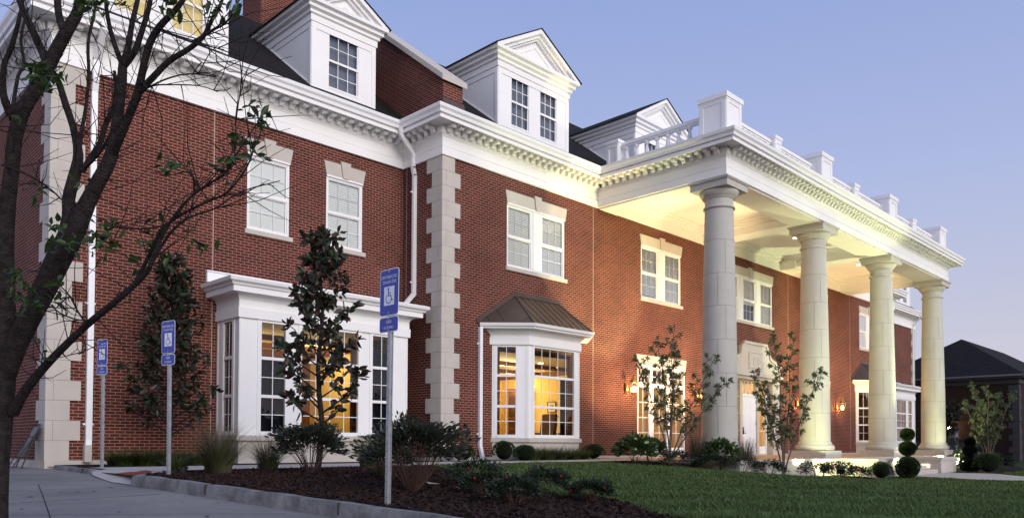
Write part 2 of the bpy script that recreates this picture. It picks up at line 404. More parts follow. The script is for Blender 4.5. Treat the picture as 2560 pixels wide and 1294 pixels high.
# ================================================================ terrain
def ss(t): t = min(1, max(0, t)); return t*t*(3-2*t)
def G(x, y):
    z = .52-.03*min(16, max(0, 11-y))
    a = ss((x-13)/11)*ss((13.5-y)/3.5)
    a = max(a, ss((x-47)/5))
    return z-.52*a+.0
def sheet(name, poly, off, m, step=.6, zf=None, **kw):
    """ground sheet: polygon cut by a grid and laid on the terrain"""
    bm = bmesh.new(); vs = [bm.verts.new((x, y, 0)) for x, y in poly]; bm.faces.new(vs)
    xs = [p[0] for p in poly]; ys = [p[1] for p in poly]
    def cuts(a, b, st):
        out = []; v = a+st
        while v < b and len(out) < 140:
            out.append(v); v += st
        return out
    for x in cuts(min(xs), max(xs), max(step, (max(xs)-min(xs))/90)):
        bmesh.ops.bisect_plane(bm, geom=bm.verts[:]+bm.edges[:]+bm.faces[:], plane_co=(x, 0, 0), plane_no=(1, 0, 0))
    for y in cuts(min(ys), max(ys), max(step, (max(ys)-min(ys))/90)):
        bmesh.ops.bisect_plane(bm, geom=bm.verts[:]+bm.edges[:]+bm.faces[:], plane_co=(0, y, 0), plane_no=(0, 1, 0))
    bmesh.ops.triangulate(bm, faces=bm.faces[:])
    for v in bm.verts: v.co.z = (zf or G)(v.co.x, v.co.y)+off
    bm.normal_update()
    for f in bm.faces:
        if f.normal.z < 0: f.normal_flip()
        f.smooth = True
    me = bpy.data.meshes.new(name); bm.to_mesh(me); bm.free(); me.materials.append(MT[m])
    me.uv_layers.new(name='UVMap')
    o = bpy.data.objects.new(name, me); COL.objects.link(o); return tag(o, **kw)
def lotz(x, y):
    return .39-.03*min(16, max(0, 11-y))+.09*ss((y-11.5)/3)-.012*max(0, min(12, 4.2-x))
kerb_x = lambda y: 4.15+.055*(11.6-y) if y < 11.6 else 4.15+.13*(y-11.6)
lot = [(4.3, -12), (kerb_x(-6)+.02, -6), (kerb_x(3)+.02, 3), (kerb_x(11.6)+.02, 11.6), (4.25, 12.2), (4.35, 13.6), (4.5, 14.2), (4.62, 17.5), (4.62, 17.75), (4.6, 60), (-120, 60), (-120, -60), (4.3, -60)]
sheet('parking_lot', lot, 0, 'concrete', 1.2, lotz, kind='structure')
ground = [(4.3, -60), (4.3, -12), (kerb_x(-6)+.02, -6), (kerb_x(3)+.02, 3), (kerb_x(11.6)+.02, 11.6), (4.25, 12.2), (4.35, 13.6), (4.5, 14.2), (4.62, 17.5), (4.62, 17.75), (4.6, 60), (160, 60), (160, -60)]
sheet('lawn', ground, 0, 'lawn_base', 1.0, kind='structure')
mulch_front = [(kerb_x(-1)+.1, -1), (kerb_x(3)+.1, 3), (kerb_x(11.5)+.1, 11.5), (4.4, 11.9), (5.0, 12.5), (6.0, 12.85), (10.6, 12.9), (9.3, 10.9), (8.0, 8.8), (7.5, 7.7), (6.95, 6.75), (7.1, 6.2), (7.35, 5.75), (6.95, 5.1), (6.3, 4.3), (5.6, 2.6), (5.2, 0.5)]
def smooth_poly(p, it=2):
    for _ in range(it):
        q = []
        for i in range(len(p)):
            a, b = p[i], p[(i+1) % len(p)]
            q += [(a[0]*.75+b[0]*.25, a[1]*.75+b[1]*.25), (a[0]*.25+b[0]*.75, a[1]*.25+b[1]*.75)]
        p = q
    return p
sheet('mulch_bed', mulch_front, .02, 'mulch', .5, kind='structure')
bed_hyd = smooth_poly([(16.0, 12.25), (17.0, 11.6), (18.3, 11.1), (20.6, 10.75), (21.9, 9.7), (23.2, 9.0), (24.6, 8.9), (25.9, 9.4), (25.95, 10.5), (19.6, 10.7), (19.4, 12.7), (17.2, 13.05)], 2)
sheet('mulch_bed', bed_hyd, .02, 'mulch', .5, kind='structure')
sheet('mulch_bed', [(4.75, 15.15), (13.0, 15.15), (13.9, 14.75), (19.0, 14.95), (19.38, 15.3), (19.38, 15.9), (13.5, 15.9), (13.4, 17.6), (4.75, 17.6)], .03, 'mulch', .7, kind='structure')
sheet('mulch_bed', smooth_poly([(34.7, 8.9), (36, 8.0), (40, 8.2), (46, 9.6), (52, 12), (55, 15), (54, 17.5), (41.4, 17.5), (41.3, 10.4), (36.8, 10.4)], 2), .02, 'mulch', .8, kind='structure')
# walks
mb = MB()
sheet('sidewalk', [(4.55, 12.75), (12.6, 12.95), (14.5, 13.05), (17.4, 13.1), (19.3, 12.85), (19.35, 15.25), (18.8, 14.8), (13.9, 14.65), (12.9, 15.05), (4.6, 15.05)], .035, 'sidewalk', .8, lambda x, y: .525, kind='structure')
sheet('walkway', [(28.6, 9.3), (28.6, 7.2), (29.6, 6.3), (31.2, 4.6), (32.5, 0), (33.5, -6), (35.4, -6), (34.6, 0), (33.6, 4.8), (33.5, 7.0), (34.6, 8.1), (33.0, 9.3)], .03, 'sidewalk', .8, kind='structure')
sheet('sidewalk_ramp', [(4.15, 11.75), (4.9, 12.1), (4.95, 12.75), (4.56, 12.75), (4.56, 14.0), (4.35, 14.1), (4.22, 13.6), (4.1, 12.4)], .0, 'sidewalk', .3, lambda x, y: lotz(x, y)+.012+(.56-lotz(4.15, y)-.012)*ss((x-4.15)/.42), kind='structure')
m_ = MB()
m_.face([(4.32, 12.15, .51), (4.72, 12.2, .556), (4.72, 12.75, .573), (4.32, 12.85, .53)], 'tread')
m_.build('tactile_strip', label='dark red tactile mat on the kerb ramp behind the middle parking sign', cat='tactile mat')

# kerbs: rounded concrete sections
def kerb(name, pts, label, wd=.17, drop=.2):
    k = MB(); prof = [(-wd/2-.02, -drop), (-wd/2, .0-.02), (-wd/2+.03, .012), (wd/2-.02, .014), (wd/2, -.05), (wd/2, -drop)]
    rings = []
    for i, (x, y, z) in enumerate(pts):
        a = Vector(pts[max(0, i-1)][:2]); b = Vector(pts[min(len(pts)-1, i+1)][:2]); t = (b-a).normalized(); nrm = Vector((-t.y, t.x))
        base = len(k.v); rings.append(base)
        j = .006*math.sin(i*2.3)
        for (q, h) in prof: k.v.append((x+nrm.x*(-q+j)*-1, y+nrm.y*(-q+j)*-1, z+h+.004*math.sin(i*1.7)))
    n = len(prof)
    for i in range(len(rings)-1):
        for s_ in range(n-1):
            k.f.append((rings[i]+s_, rings[i]+s_+1, rings[i+1]+s_+1, rings[i+1]+s_)); k.m.append('kerb'); k.sm.append(True)
    k.f.append(tuple(rings[0]+s_ for s_ in range(n))); k.m.append('kerb'); k.sm.append(False)
    k.f.append(tuple(rings[-1]+s_ for s_ in reversed(range(n)))); k.m.append('kerb'); k.sm.append(False)
    # control joints
    for i in range(4, len(pts)-2, 9):
        x, y, z = pts[i]; k.box(x-wd/2-.012, x+wd/2-.03, y-.006, y+.006, z-.11, z+.0155, 'dark_joint')
    o = k.build(name); bpy.data.objects[o.name]['kind'] = 'structure'; return o
def weathered(name, light, dark, sc):
    m = bpy.data.materials.new(name); m.use_nodes = True; t = m.node_tree; b = t.nodes['Principled BSDF']
    tcn = t.nodes.new('ShaderNodeTexCoord'); n = t.nodes.new('ShaderNodeTexNoise'); n.inputs['Scale'].default_value = sc; n.inputs['Detail'].default_value = 9; n.inputs['Roughness'].default_value = .7
    n2 = t.nodes.new('ShaderNodeTexNoise'); n2.inputs['Scale'].default_value = sc*14; n2.inputs['Detail'].default_value = 4
    r = t.nodes.new('ShaderNodeValToRGB'); r.color_ramp.elements[0].position = .36; r.color_ramp.elements[1].position = .62
    r.color_ramp.elements[0].color = (*dark, 1); r.color_ramp.elements[1].color = (*light, 1)
    bp = t.nodes.new('ShaderNodeBump'); bp.inputs['Strength'].default_value = .6; bp.inputs['Distance'].default_value = .01
    t.links.new(tcn.outputs['Object'], n.inputs['Vector']); t.links.new(tcn.outputs['Object'], n2.inputs['Vector'])
    t.links.new(n.outputs[0], r.inputs[0]); t.links.new(r.outputs[0], b.inputs['Base Color'])
    t.links.new(n2.outputs[0], bp.inputs['Height']); t.links.new(bp.outputs[0], b.inputs['Normal'])
    b.inputs['Roughness'].default_value = .92; b.inputs['Specular IOR Level'].default_value = .15; MT[name] = m
weathered('kerb', (.27, .265, .255), (.10, .098, .094), 2.2)
weathered('concrete', (.255, .24, .225), (.17, .162, .155), .55)
bpy.data.objects['parking_lot'].data.materials[0] = MT['concrete']
pts = [(kerb_x(y), y, G(kerb_x(y), y)+.01) for y in np.arange(-8, 11.3, .3)]
pts += [(4.17, 11.45, G(4.2, 11.45)+.01), (4.22, 11.7, .515), (4.38, 11.92, .52), (4.65, 12.05, .525), (5.0, 12.12, .53)]
kerb('kerb', pts, '')
kerb('kerb', [(4.85, 13.98, .53), (4.6, 13.99, .53), (4.45, 14.1, .535)]+[(4.42+.08*(y-14.2), y, .545) for y in np.arange(14.3, 17.3, .3)], '')
# parking lot joints, painted line, island
lj = MB()
def strip(mbx, a, b, wd, dz, m):
    a = Vector((*a, 0)); b = Vector((*b, 0)); t = (b-a).normalized(); n_ = Vector((-t.y, t.x, 0)); k = 10
    for i in range(k):
        p, q = a.lerp(b, i/k), a.lerp(b, (i+1)/k)
        mbx.face([(v.x, v.y, lotz(v.x, v.y)+dz) for v in (p-n_*wd/2, q-n_*wd/2, q+n_*wd/2, p+n_*wd/2)], m)
strip(lj, (-6, 14.4), (4.1, 8.6-1.3), .012, .005, 'dark_joint')
strip(lj, (1.0, 3.0), (3.2, 12.6), .010, .005, 'dark_joint')
lj.build('pavement_joint', kind='structure')
mat('faded_paint', (.27, .265, .27), .9, .1, noise=.12, nscale=9)
lp = MB(); strip(lp, (-3, 11.75), (4.0, 11.7), .09, .004, 'faded_paint'); strip(lp, (-2, 9.6), (3.9, 10.1), .07, .004, 'faded_paint')
lp.build('parking_line', kind='structure')

# ================================================================ main building
XL, XC, XP0, XP1, XD, XR = 4.6, 13.44, 20.05, 40.35, 46.96, 55.8
YW, YC, YP = 17.65, 15.95, 11.32
ZT = 8.70          # underside of the frieze
XM = 30.2          # axis of symmetry
mir = lambda x: 2*XM-x
B = empty('brick_mansion', (XM, YC, .5), 'long red brick mansion with white trim, dormers and a four-columned portico', 'building')
UX = (1, 0, 0); NF = (0, -1, 0)
W1, W2 = (8.78, 9.90, 6.12, 7.93), (10.95, 12.07, 6.12, 7.93)
W3, W4, W5 = (15.87, 18.41, 6.12, 7.93), (22.46, 24.97, 6.12, 7.93), (28.18, 32.22, 6.12, 7.93)
FD = (22.24, 25.24, .62, 3.72)
def mh(h): return (mir(h[1]), mir(h[0]), h[2], h[3])
bw = MB()
hl = [W1, W2, (8.45, 12.4, 1.2, 3.9)]
wall(bw, (XL, YW, 0), UX, XC-XL, ZT+.1, [(a-XL, b-XL, c, d) for a, b, c, d in hl], 'brick', NF, .12, z0=.60)
hr = [mh(h) for h in hl]
wall(bw, (XD, YW, 0), UX, XR-XD, ZT+.1, [(a-XD, b-XD, c, d) for a, b, c, d in hr], 'brick', NF, .12, z0=.60)
hc = [W3, W4, W5, mh(W4), mh(W3), (15.6, 18.68, 1.25, 3.75), mh((15.6, 18.68, 1.25, 3.75)), FD, mh(FD), (28.72, 31.68, .62, 3.78)]
wall(bw, (XC, YC, 0), UX, XD-XC, ZT+.1, [(a-XC, b-XC, c, d) for a, b, c, d in hc], 'brick', NF, .12, z0=.60)
bw.face([(XC, YW, .6), (XC, YC, .6), (XC, YC, ZT+.1), (XC, YW, ZT+.1)], 'brick')
bw.face([(XD, YC, .6), (XD, YW, .6), (XD, YW, ZT+.1), (XD, YC, ZT+.1)], 'brick')
bw.face([(XL, 31, .6), (XL, YW, .6), (XL, YW, ZT+.1), (XL, 31, ZT+.1)], 'brick')
bw.face([(XR, YW, .6), (XR, 31, .6), (XR, 31, ZT+.1), (XR, YW, ZT+.1)], 'brick')
bw.face([(XR, 31, .6), (XL, 31, .6), (XL, 31, ZT+.1), (XR, 31, ZT+.1)], 'brick')
bw.build('brick_wall', B)
# dark shells behind the upstairs windows so nothing shows through
fw = MB()
fw.box(XL-.03, XC+.03, YW-.04, YW+.3, .1, .635, 'limestone'); fw.box(XC-.035, XD+.035, YC-.04, YC+.3, .1, .635, 'limestone')
fw.box(XD-.03, XR+.03, YW-.041, YW+.3, .1, .634, 'limestone'); fw.box(XL-.035, XL+.3, YW+.31, 31, .1, .634, 'limestone'); fw.box(XC-.034, XC+.3, YC+.31, YW-.05, .1, .633, 'limestone')
fw.build('foundation', B)
mat('mortar_joint', (.48, .36, .29), .9, .1)
for x, y in ((7.96, YW), (19.82, YC), (33.74, YC), (40.73, YC)):
    ej = MB(); ej.box(x-.009, x+.009, y-.003, y+.02, .64, ZT, 'mortar_joint'); ej.build('expansion_joint', B)
ej = MB(); ej.box(XC-.003, XC+.02, YW-.16, YW-.145, .64, ZT, 'mortar_joint'); ej.build('expansion_joint', B)

# quoins -----------------------------------------------------------------
def quoin(xc, yc, sx, long_first, z0, n, name='quoin'):
    """corner stones: sx = +1 when the front face runs to +X from the corner"""
    q = MB(); h = .4064; p = .035
    for i in range(n):
        za, zb = z0+i*h+.003, z0+(i+1)*h-.003
        fl = .61 if (i % 2 == 0) == long_first else .41
        sl_ = .40 if (i % 2 == 0) == long_first else .62
        zb = min(zb, ZT)
        if zb-za < .02: continue
        x0, x1 = (xc-p, xc+fl) if sx > 0 else (xc-fl, xc+p)
        q.box(x0, x1, yc-p, yc+.02, za, zb, 'limestone')
        x0, x1 = (xc-p-.001, xc+.02) if sx > 0 else (xc-.02, xc+p+.001)
        q.box(x0, x1, yc-p+.001, yc+sl_, za+.0005, zb-.0005, 'limestone')
        # the head joint where the return stone shows on the long face
        xj = xc+.105*sx if fl > .5 else None
        if xj: q.box(xj-.003, xj+.003, yc-p-.001, yc, za, zb, 'joint')
        elif sx > 0: q.box(xc-p-.002, xc-p+.001, yc+.115, yc+.121, za, zb, 'joint')
    q.box((xc-.028 if sx > 0 else xc-.4), (xc+.4 if sx > 0 else xc+.028), yc-.028, yc+.01, z0, min(z0+n*h, ZT), 'joint')
    if sx > 0: q.box(xc-.029, xc+.01, yc-.027, yc+.4, z0, min(z0+n*h, ZT), 'joint')
    q.build(name, B)
# joints fall on brick courses: z = 1.038 + k*.4064
quoin(XL, YW, 1, False, 1.038-.4064, 20)
quoin(XC, YC, 1, True, 1.405-2*.4064, 20)
quoin(XD, YC, -1, True, 1.405-2*.4064, 20)
quoin(XR, YW, -1, False, 1.038-.4064, 20)

# cornice sweep -----------------------------------------------------------
PROF = [(0, ZT), (.075, ZT), (.075, 8.915), (.05, 8.918), (.05, 8.935), (.062, 8.94), (.062, 9.20), (.080, 9.205), (.080, 9.235), (.11, 9.25), (.11, 9.27), (.13, 9.28), (.13, 9.47),
        (.50, 9.47), (.50, 9.425), (.545, 9.425), (.545, 9.51), (.50, 9.515), (.50, 9.55), (.58, 9.555), (.595, 9.63), (.64, 9.68), (.655, 9.76), (.62, 9.765), (.62, 9.74), (.40, 9.745), (.0, 9.78)]
PATH = [(XL, 31), (XL, YW), (XC, YW), (XC, YC), (XP0, YC), (XP0, YP), (XP1, YP), (XP1, YC), (XD, YC), (XD, YW), (XR, YW), (XR, 31)]
def offs(path, i, o):
    """mitred offset point to the right of the path"""
    p = Vector(path[i]); n = None; ns = []
    for a, b in ((i-1, i), (i, i+1)):
        if 0 <= a and b < len(path):
            d = (Vector(path[b])-Vector(path[a])).normalized(); ns.append(Vector((d.y, -d.x)))
    if len(ns) == 1: return p+ns[0]*o
    s_ = ns[0]+ns[1]; return p+s_*(o/(1+ns[0].dot(ns[1])))
def sweep(mb, path, prof, m, segs=None, sm=False, gm=None, gfrom=99):
    for i in range(len(path)-1):
        if segs is not None and i not in segs: continue
        for k in range(len(prof)-1):
            (o1, z1), (o2, z2) = prof[k], prof[k+1]
            a, b = offs(path, i, o1), offs(path, i+1, o1); c, d = offs(path, i+1, o2), offs(path, i, o2)
            mb.face([(a.x, a.y, z1), (b.x, b.y, z1), (c.x, c.y, z2), (d.x, d.y, z2)], gm if (gm and k >= gfrom) else m, sm)
def modillions(mb, a, b, n_out, m, inset=.2, spacing=.27):
    a = Vector((*a, 0)); b = Vector((*b, 0)); d = (b-a); L = d.length; d.normalize(); n_ = Vector((*n_out, 0)); cnt = int((L-2*inset)/spacing)
    st = (L-cnt*spacing)/2
    shape = [(.155, 9.472), (.155, 9.285), (.20, 9.285), (.235, 9.315), (.262, 9.37), (.31, 9.385), (.345, 9.36), (.39, 9.36), (.425, 9.39), (.43, 9.472)]
    for i in range(cnt+1):
        u = st+i*spacing; o = a+d*(u-.065)
        poly = [o+n_*q+Vector((0, 0, z)) for q, z in shape]
        mb.prism([tuple(p) for p in poly], d*.125, m)
mc = MB(); mp_ = MB(); mr_ = MB()
sweep(mr_, PATH, PROF, 'white_paint', (7, 8, 9, 10), gm='gutter_white', gfrom=18)
sweep(mc, PATH, PROF, 'white_paint', (0, 1, 2, 3), gm='gutter_white', gfrom=18)
sweep(mp_, PATH, PROF, 'white_paint', (4, 5, 6), gm='gutter_white', gfrom=18)
for i, mbx in ((0, mc), (1, mc), (2, mc), (3, mc), (4, mp_), (5, mp_), (6, mp_), (7, mr_), (8, mr_), (9, mr_), (10, mr_)):
    a, b = Vector(PATH[i]), Vector(PATH[i+1]); d = (b-a).normalized(); n_ = (d.y, -d.x)
    ca = .42 if i in (2, 4) else (0 if i else 0)
    modillions(mbx, PATH[i], PATH[i+1], n_, 'white_paint', inset=.06)
mc.build('cornice', B)
mr_.build('cornice', B)
mp_.build('portico_cornice', B)
# frieze carried along the wall under the portico ceiling
mf = MB(); mf.box(XP0+.97, XP1-.97, YC-.07, YC+.02, ZT-.006, 9.2, 'white_paint'); mf.build('wall_frieze', B)

# roofs ---------------------------------------------------------------------
SL = .78
rf = MB()
YR = 22.6; ZR = 9.745+SL*(YR-(YC-.5))      # centre ridge
yr2 = 22.94; zr2 = 9.745+SL*(yr2-(YW-.5))  # wing ridge
e0 = YC-.5; yb = 2*YR-e0
rf.face([(XC+.3, e0, 9.745), (XD-.3, e0, 9.745), (XD-.3, YR, ZR), (XC+.3, YR, ZR)], 'shingle')
rf.face([(XD-.3, yb, 9.745), (XC+.3, yb, 9.745), (XC+.3, YR, ZR), (XD-.3, YR, ZR)], 'shingle')
for f_, fl_ in ((lambda x: x, 1), (mir, 0)):
    for q in ([(f_(XC-.5), e0, 9.745), (f_(XC+.3), e0, 9.745), (f_(XC+.3), YC+.1, 10.213), (f_(XC), YC+.1, 10.213)], [(f_(XC-.5), YW-.5, 9.745), (f_(XC-.5), e0, 9.745), (f_(XC+.001), YC+.1, 10.12), (f_(XC+.001), YW-.5, 10.12)]):
        rf.face(q if fl_ else q[::-1], 'shingle')
e1 = YW-.5; y2b = 2*yr2-e1; hx = yr2-e1
for s_ in (0, 1):
    f_ = (lambda x: x) if s_ == 0 else mir
    xa = f_(XL-.5); xh = f_(XL-.5+hx); xi = f_(XC+.05)
    q = [[(xa, e1, 9.745), (xi, e1, 9.745), (xi, yr2, zr2), (xh, yr2, zr2)], [(xa, y2b, 9.745), (xa, e1, 9.745), (xh, yr2, zr2)], [(xi, y2b, 9.745), (xa, y2b, 9.745), (xh, yr2, zr2), (xi, yr2, zr2)]]
    for p in q: rf.face(p if s_ == 0 else p[::-1], 'shingle')
rf.box(XP0+.3, XP1-.3, YP+.3, YC-.3, 9.70, 9.77, 'gutter_white')
rf.build('roof', B)
# brick parapets between the wings and the centre
for s_ in (0, 1):
    x0 = XC-.004 if s_ == 0 else XD-.70; x1 = x0+.705
    pp = MB(); prof = [(YC+.0, 9.78), (YC+.0, 10.74), (YR, 10.74+SL*(YR-YC)), (2*YR-YC, 10.74), (2*YR-YC, 9.6)]
    pp.prism([(x0, y, z) for y, z in prof][::-1], (x1-x0, 0, 0), 'brick')
    par = pp.build('parapet', B)
    cp = MB()
    for sg in (0, 1):
        ya, za, yb_, zb_ = (YC-.09, 10.70, YR, 10.74+SL*(YR-YC)+.03) if sg == 0 else (2*YR-YC+.09, 10.70, YR, 10.74+SL*(YR-YC)+.03)
        poly = [(x0-.09, ya, za), (x0-.09, yb_, zb_), (x0-.09, yb_, zb_+.17), (x0-.09, ya, za+.15)]
        cp.prism(poly if sg else poly[::-1], (x1-x0+.18, 0, 0), 'limestone')
    cp.build('coping', par)
    fl = MB()   # base flashing following the roof
    fl.prism([(x0-.03, YC-.05, 9.9), (x0-.03, YC-.05, 10.24), (x0-.03, YC+.02, 10.3), (x0-.03, YC+.02, 9.9)][::-1], (x1-x0+.06, 0, 0), 'bronze')
    xs = x0-.02 if s_ == 0 else x1+.004
    fl.prism([(xs, YC, 9.78), (xs, YW-.5, 9.78), (xs, YW-.5, 9.97), (xs, YC, 10.2)], (.02, 0, 0), 'bronze')
    fl.prism([(xs, YW-.5, 9.72), (xs, YR, 9.72+SL*(YR-YW+.5)), (xs, YR, 9.86+SL*(YR-YW+.5)), (xs, YW-.5, 9.86)], (.02, 0, 0), 'bronze')
    fl.build('flashing', par)
ch = MB(); ch.box(12.0, 14.6, 23.35, 24.6, 13.0, 18.0, 'brick'); ch.box(11.9, 14.7, 23.25, 24.7, 18.0, 18.2, 'limestone'); ch.build('chimney', B)

# ---------------------------------------------------------------- windows
def window(parent, O, U, N, w, h, sashes, name='window', blind=None, mun=.008, fr=.055, meet=.055, depth=.10, litz=None, back=None, group=None):
    """O = lower left corner on the outer wall plane; sashes = [(z0,z1,cols,rows)] fractions of h"""
    O = Vector(O); Z = (0, 0, 1); f = MB(); P = lambda *a: f.obox(O, U, N, Z, *a)
    d0, d1 = -depth, -.015
    P(0, fr, d0, d1, 0, h, 'white_paint'); P(w-fr, w, d0, d1, 0, h, 'white_paint')
    P(fr, w-fr, d0, d1, h-fr, h, 'white_paint'); P(fr, w-fr, d0, d1, 0, fr*1.25, 'white_paint')
    g = MB()
    for i, (a, b, c, r) in enumerate(sashes):
        a, b = a*h, b*h; za = a+(fr*1.25 if i == 0 else meet/2); zb = b-(fr if i == len(sashes)-1 else meet/2)
        dd = -.012 if i % 2 else -.03
        fd0, fd1 = d0+.015, d1+dd
        if i: P(fr, w-fr, d0+.01, d1-.008, a-meet/2, a+meet/2, 'white_paint')
        sf = .035
        P(fr, fr+sf, fd0, fd1, za, zb, 'white_paint'); P(w-fr-sf, w-fr, fd0, fd1, za, zb, 'white_paint')
        P(fr+sf, w-fr-sf, fd0, fd1-.001, za, za+sf*.8, 'white_paint'); P(fr+sf, w-fr-sf, fd0, fd1-.001, zb-sf*.6, zb, 'white_paint')
        x0, x1 = fr+sf, w-fr-sf; y0, y1 = za+sf*.8, zb-sf*.6; gm = (fd0+fd1)/2
        for k in range(1, c): xx = x0+(x1-x0)*k/c; P(xx-mun/2, xx+mun/2, gm-.008, gm+.010, y0, y1, 'white_paint')
        for k in range(1, r): yy = y0+(y1-y0)*k/r; P(x0, x1, gm-.007, gm+.009, yy-mun/2, yy+mun/2, 'white_paint')
        Uv_, Nv = Vector(U), Vector(N); q = [O+Uv_*x+Nv*gm+Vector((0, 0, zz)) for x, zz in ((x0, y0), (x1, y0), (x1, y1), (x0, y1))]
        g.face(q, 'glass')
    wo = f.build(name, parent)
    g.build('glass_pane', wo)
    if blind:
        bl = MB(); bd = -depth+.010; kind, frac = blind; zb0 = h*(1-frac); til = .016+.014*rnd.random()
        if kind == 'slats':
            z = h-.05
            while z > zb0+.03:
                bl.obox(O, U, (Vector(N)*.82+Vector((0, 0, -.57))).normalized(), (Vector((0, 0, 1))*.82+Vector(N)*.57).normalized(), fr, w-fr, bd-.02+.57*0, bd+.025, 0+0, .0015, 'blind') if False else None
                a0 = O+Vector(U)*fr+Vector(N)*(bd-.02)+Vector((0, 0, z+.026)); a1 = a0+Vector(U)*(w-2*fr)
                b0 = a0+Vector(N)*til-Vector((0, 0, .052)); b1 = a1+Vector(N)*til-Vector((0, 0, .052))
                bl.face([b0, b1, a1, a0], 'blind'); z -= .05
        else:
            q = [O+Vector(U)*x+Vector(N)*bd+Vector((0, 0, zz)) for x, zz in ((fr, zb0), (w-fr, zb0), (w-fr, h-.02), (fr, h-.02))]
            bl.face(q, kind)
        bl.build('window_blind', wo)
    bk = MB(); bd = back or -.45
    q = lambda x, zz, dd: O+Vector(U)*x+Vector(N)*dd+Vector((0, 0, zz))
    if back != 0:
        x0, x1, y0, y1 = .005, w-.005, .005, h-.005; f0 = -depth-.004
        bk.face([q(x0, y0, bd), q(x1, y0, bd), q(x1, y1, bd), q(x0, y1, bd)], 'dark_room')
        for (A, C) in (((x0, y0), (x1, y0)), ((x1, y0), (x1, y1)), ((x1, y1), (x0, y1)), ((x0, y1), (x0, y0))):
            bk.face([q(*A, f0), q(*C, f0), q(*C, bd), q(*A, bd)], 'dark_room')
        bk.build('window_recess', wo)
    return wo
def lintel(parent, x0, x1, y, z, tri=True):
    l = MB(); h = .345; p = .03; f_ = .05; xm = (x0+x1)/2
    l.prism([(x0-.01, y-p, z), (xm-.085, y-p, z), (xm-.15, y-p, z+h), (x0-f_-.03, y-p, z+h)], (0, p+.06, 0), 'limestone')
    l.prism([(xm+.085, y-p, z), (x1+.01, y-p, z), (x1+f_+.03, y-p, z+h), (xm+.15, y-p, z+h)], (0, p+.06, 0), 'limestone')
    l.prism([(xm-.08, y-p-.035, z-.01), (xm+.08, y-p-.035, z-.01), (xm+.155, y-p-.035, z+h+.07), (xm-.155, y-p-.035, z+h+.07)], (0, p+.09, 0), 'limestone')
    l.build('lintel', parent)
def sill(parent, x0, x1, y, z):
    s_ = MB(); s_.box(x0-.06, x1+.08, y-.055, y+.11, z-.11, z-.002, 'limestone'); s_.build('sill', parent)
DH = [(0, .495, 3, 2), (.495, 1, 3, 2)]
def upper(h, y, blinds, n):
    """n sash units with wide white mullion boards between"""
    x0, x1, z0, z1 = h; mw = .385; uw = ((x1-x0)-mw*(n-1))/n
    for i in range(n):
        wo = window(B, (x0+i*(uw+mw), y, z0), UX, NF, uw, z1-z0, DH, blind=blinds[i % len(blinds)], fr=.05)
        if i < n-1:
            m = MB(); xa = x0+i*(uw+mw)+uw; m.box(xa, xa+mw, y-.0, y+.10, z0, z1, 'white_paint'); m.box(xa+.04, xa+mw-.04, y-.012, y, z0+.04, z1-.03, 'white_paint'); m.build('mullion', wo)
        if i == 0: lintel(wo, x0, x1, y, z1+.05); sill(wo, x0, x1, y, z0)
    hd = MB(); hd.box(x0-.0, x1+.0, y-.03, y+.05, z1-.001, z1+.048, 'white_paint'); hd.build('head_trim', B)
upper(W1, YW, [('blind', 1)], 1); upper(W2, YW, [('slats', 1)], 1)
upper(W3, YC, [('slats', 1), ('slats', .97)], 2); upper(W4, YC, [('slats', .93), ('slats', 1)], 2)
upper(W5, YC, [('slats', .8), ('slats', .6), ('slats', 1)], 3)
upper(mh(W4), YC, [('slats', 1)], 2); upper(mh(W3), YC, [('blind', 1)], 2)
upper(mh(W2), YW, [('slats', 1)], 1); upper(mh(W1), YW, [('blind', 1)], 1)

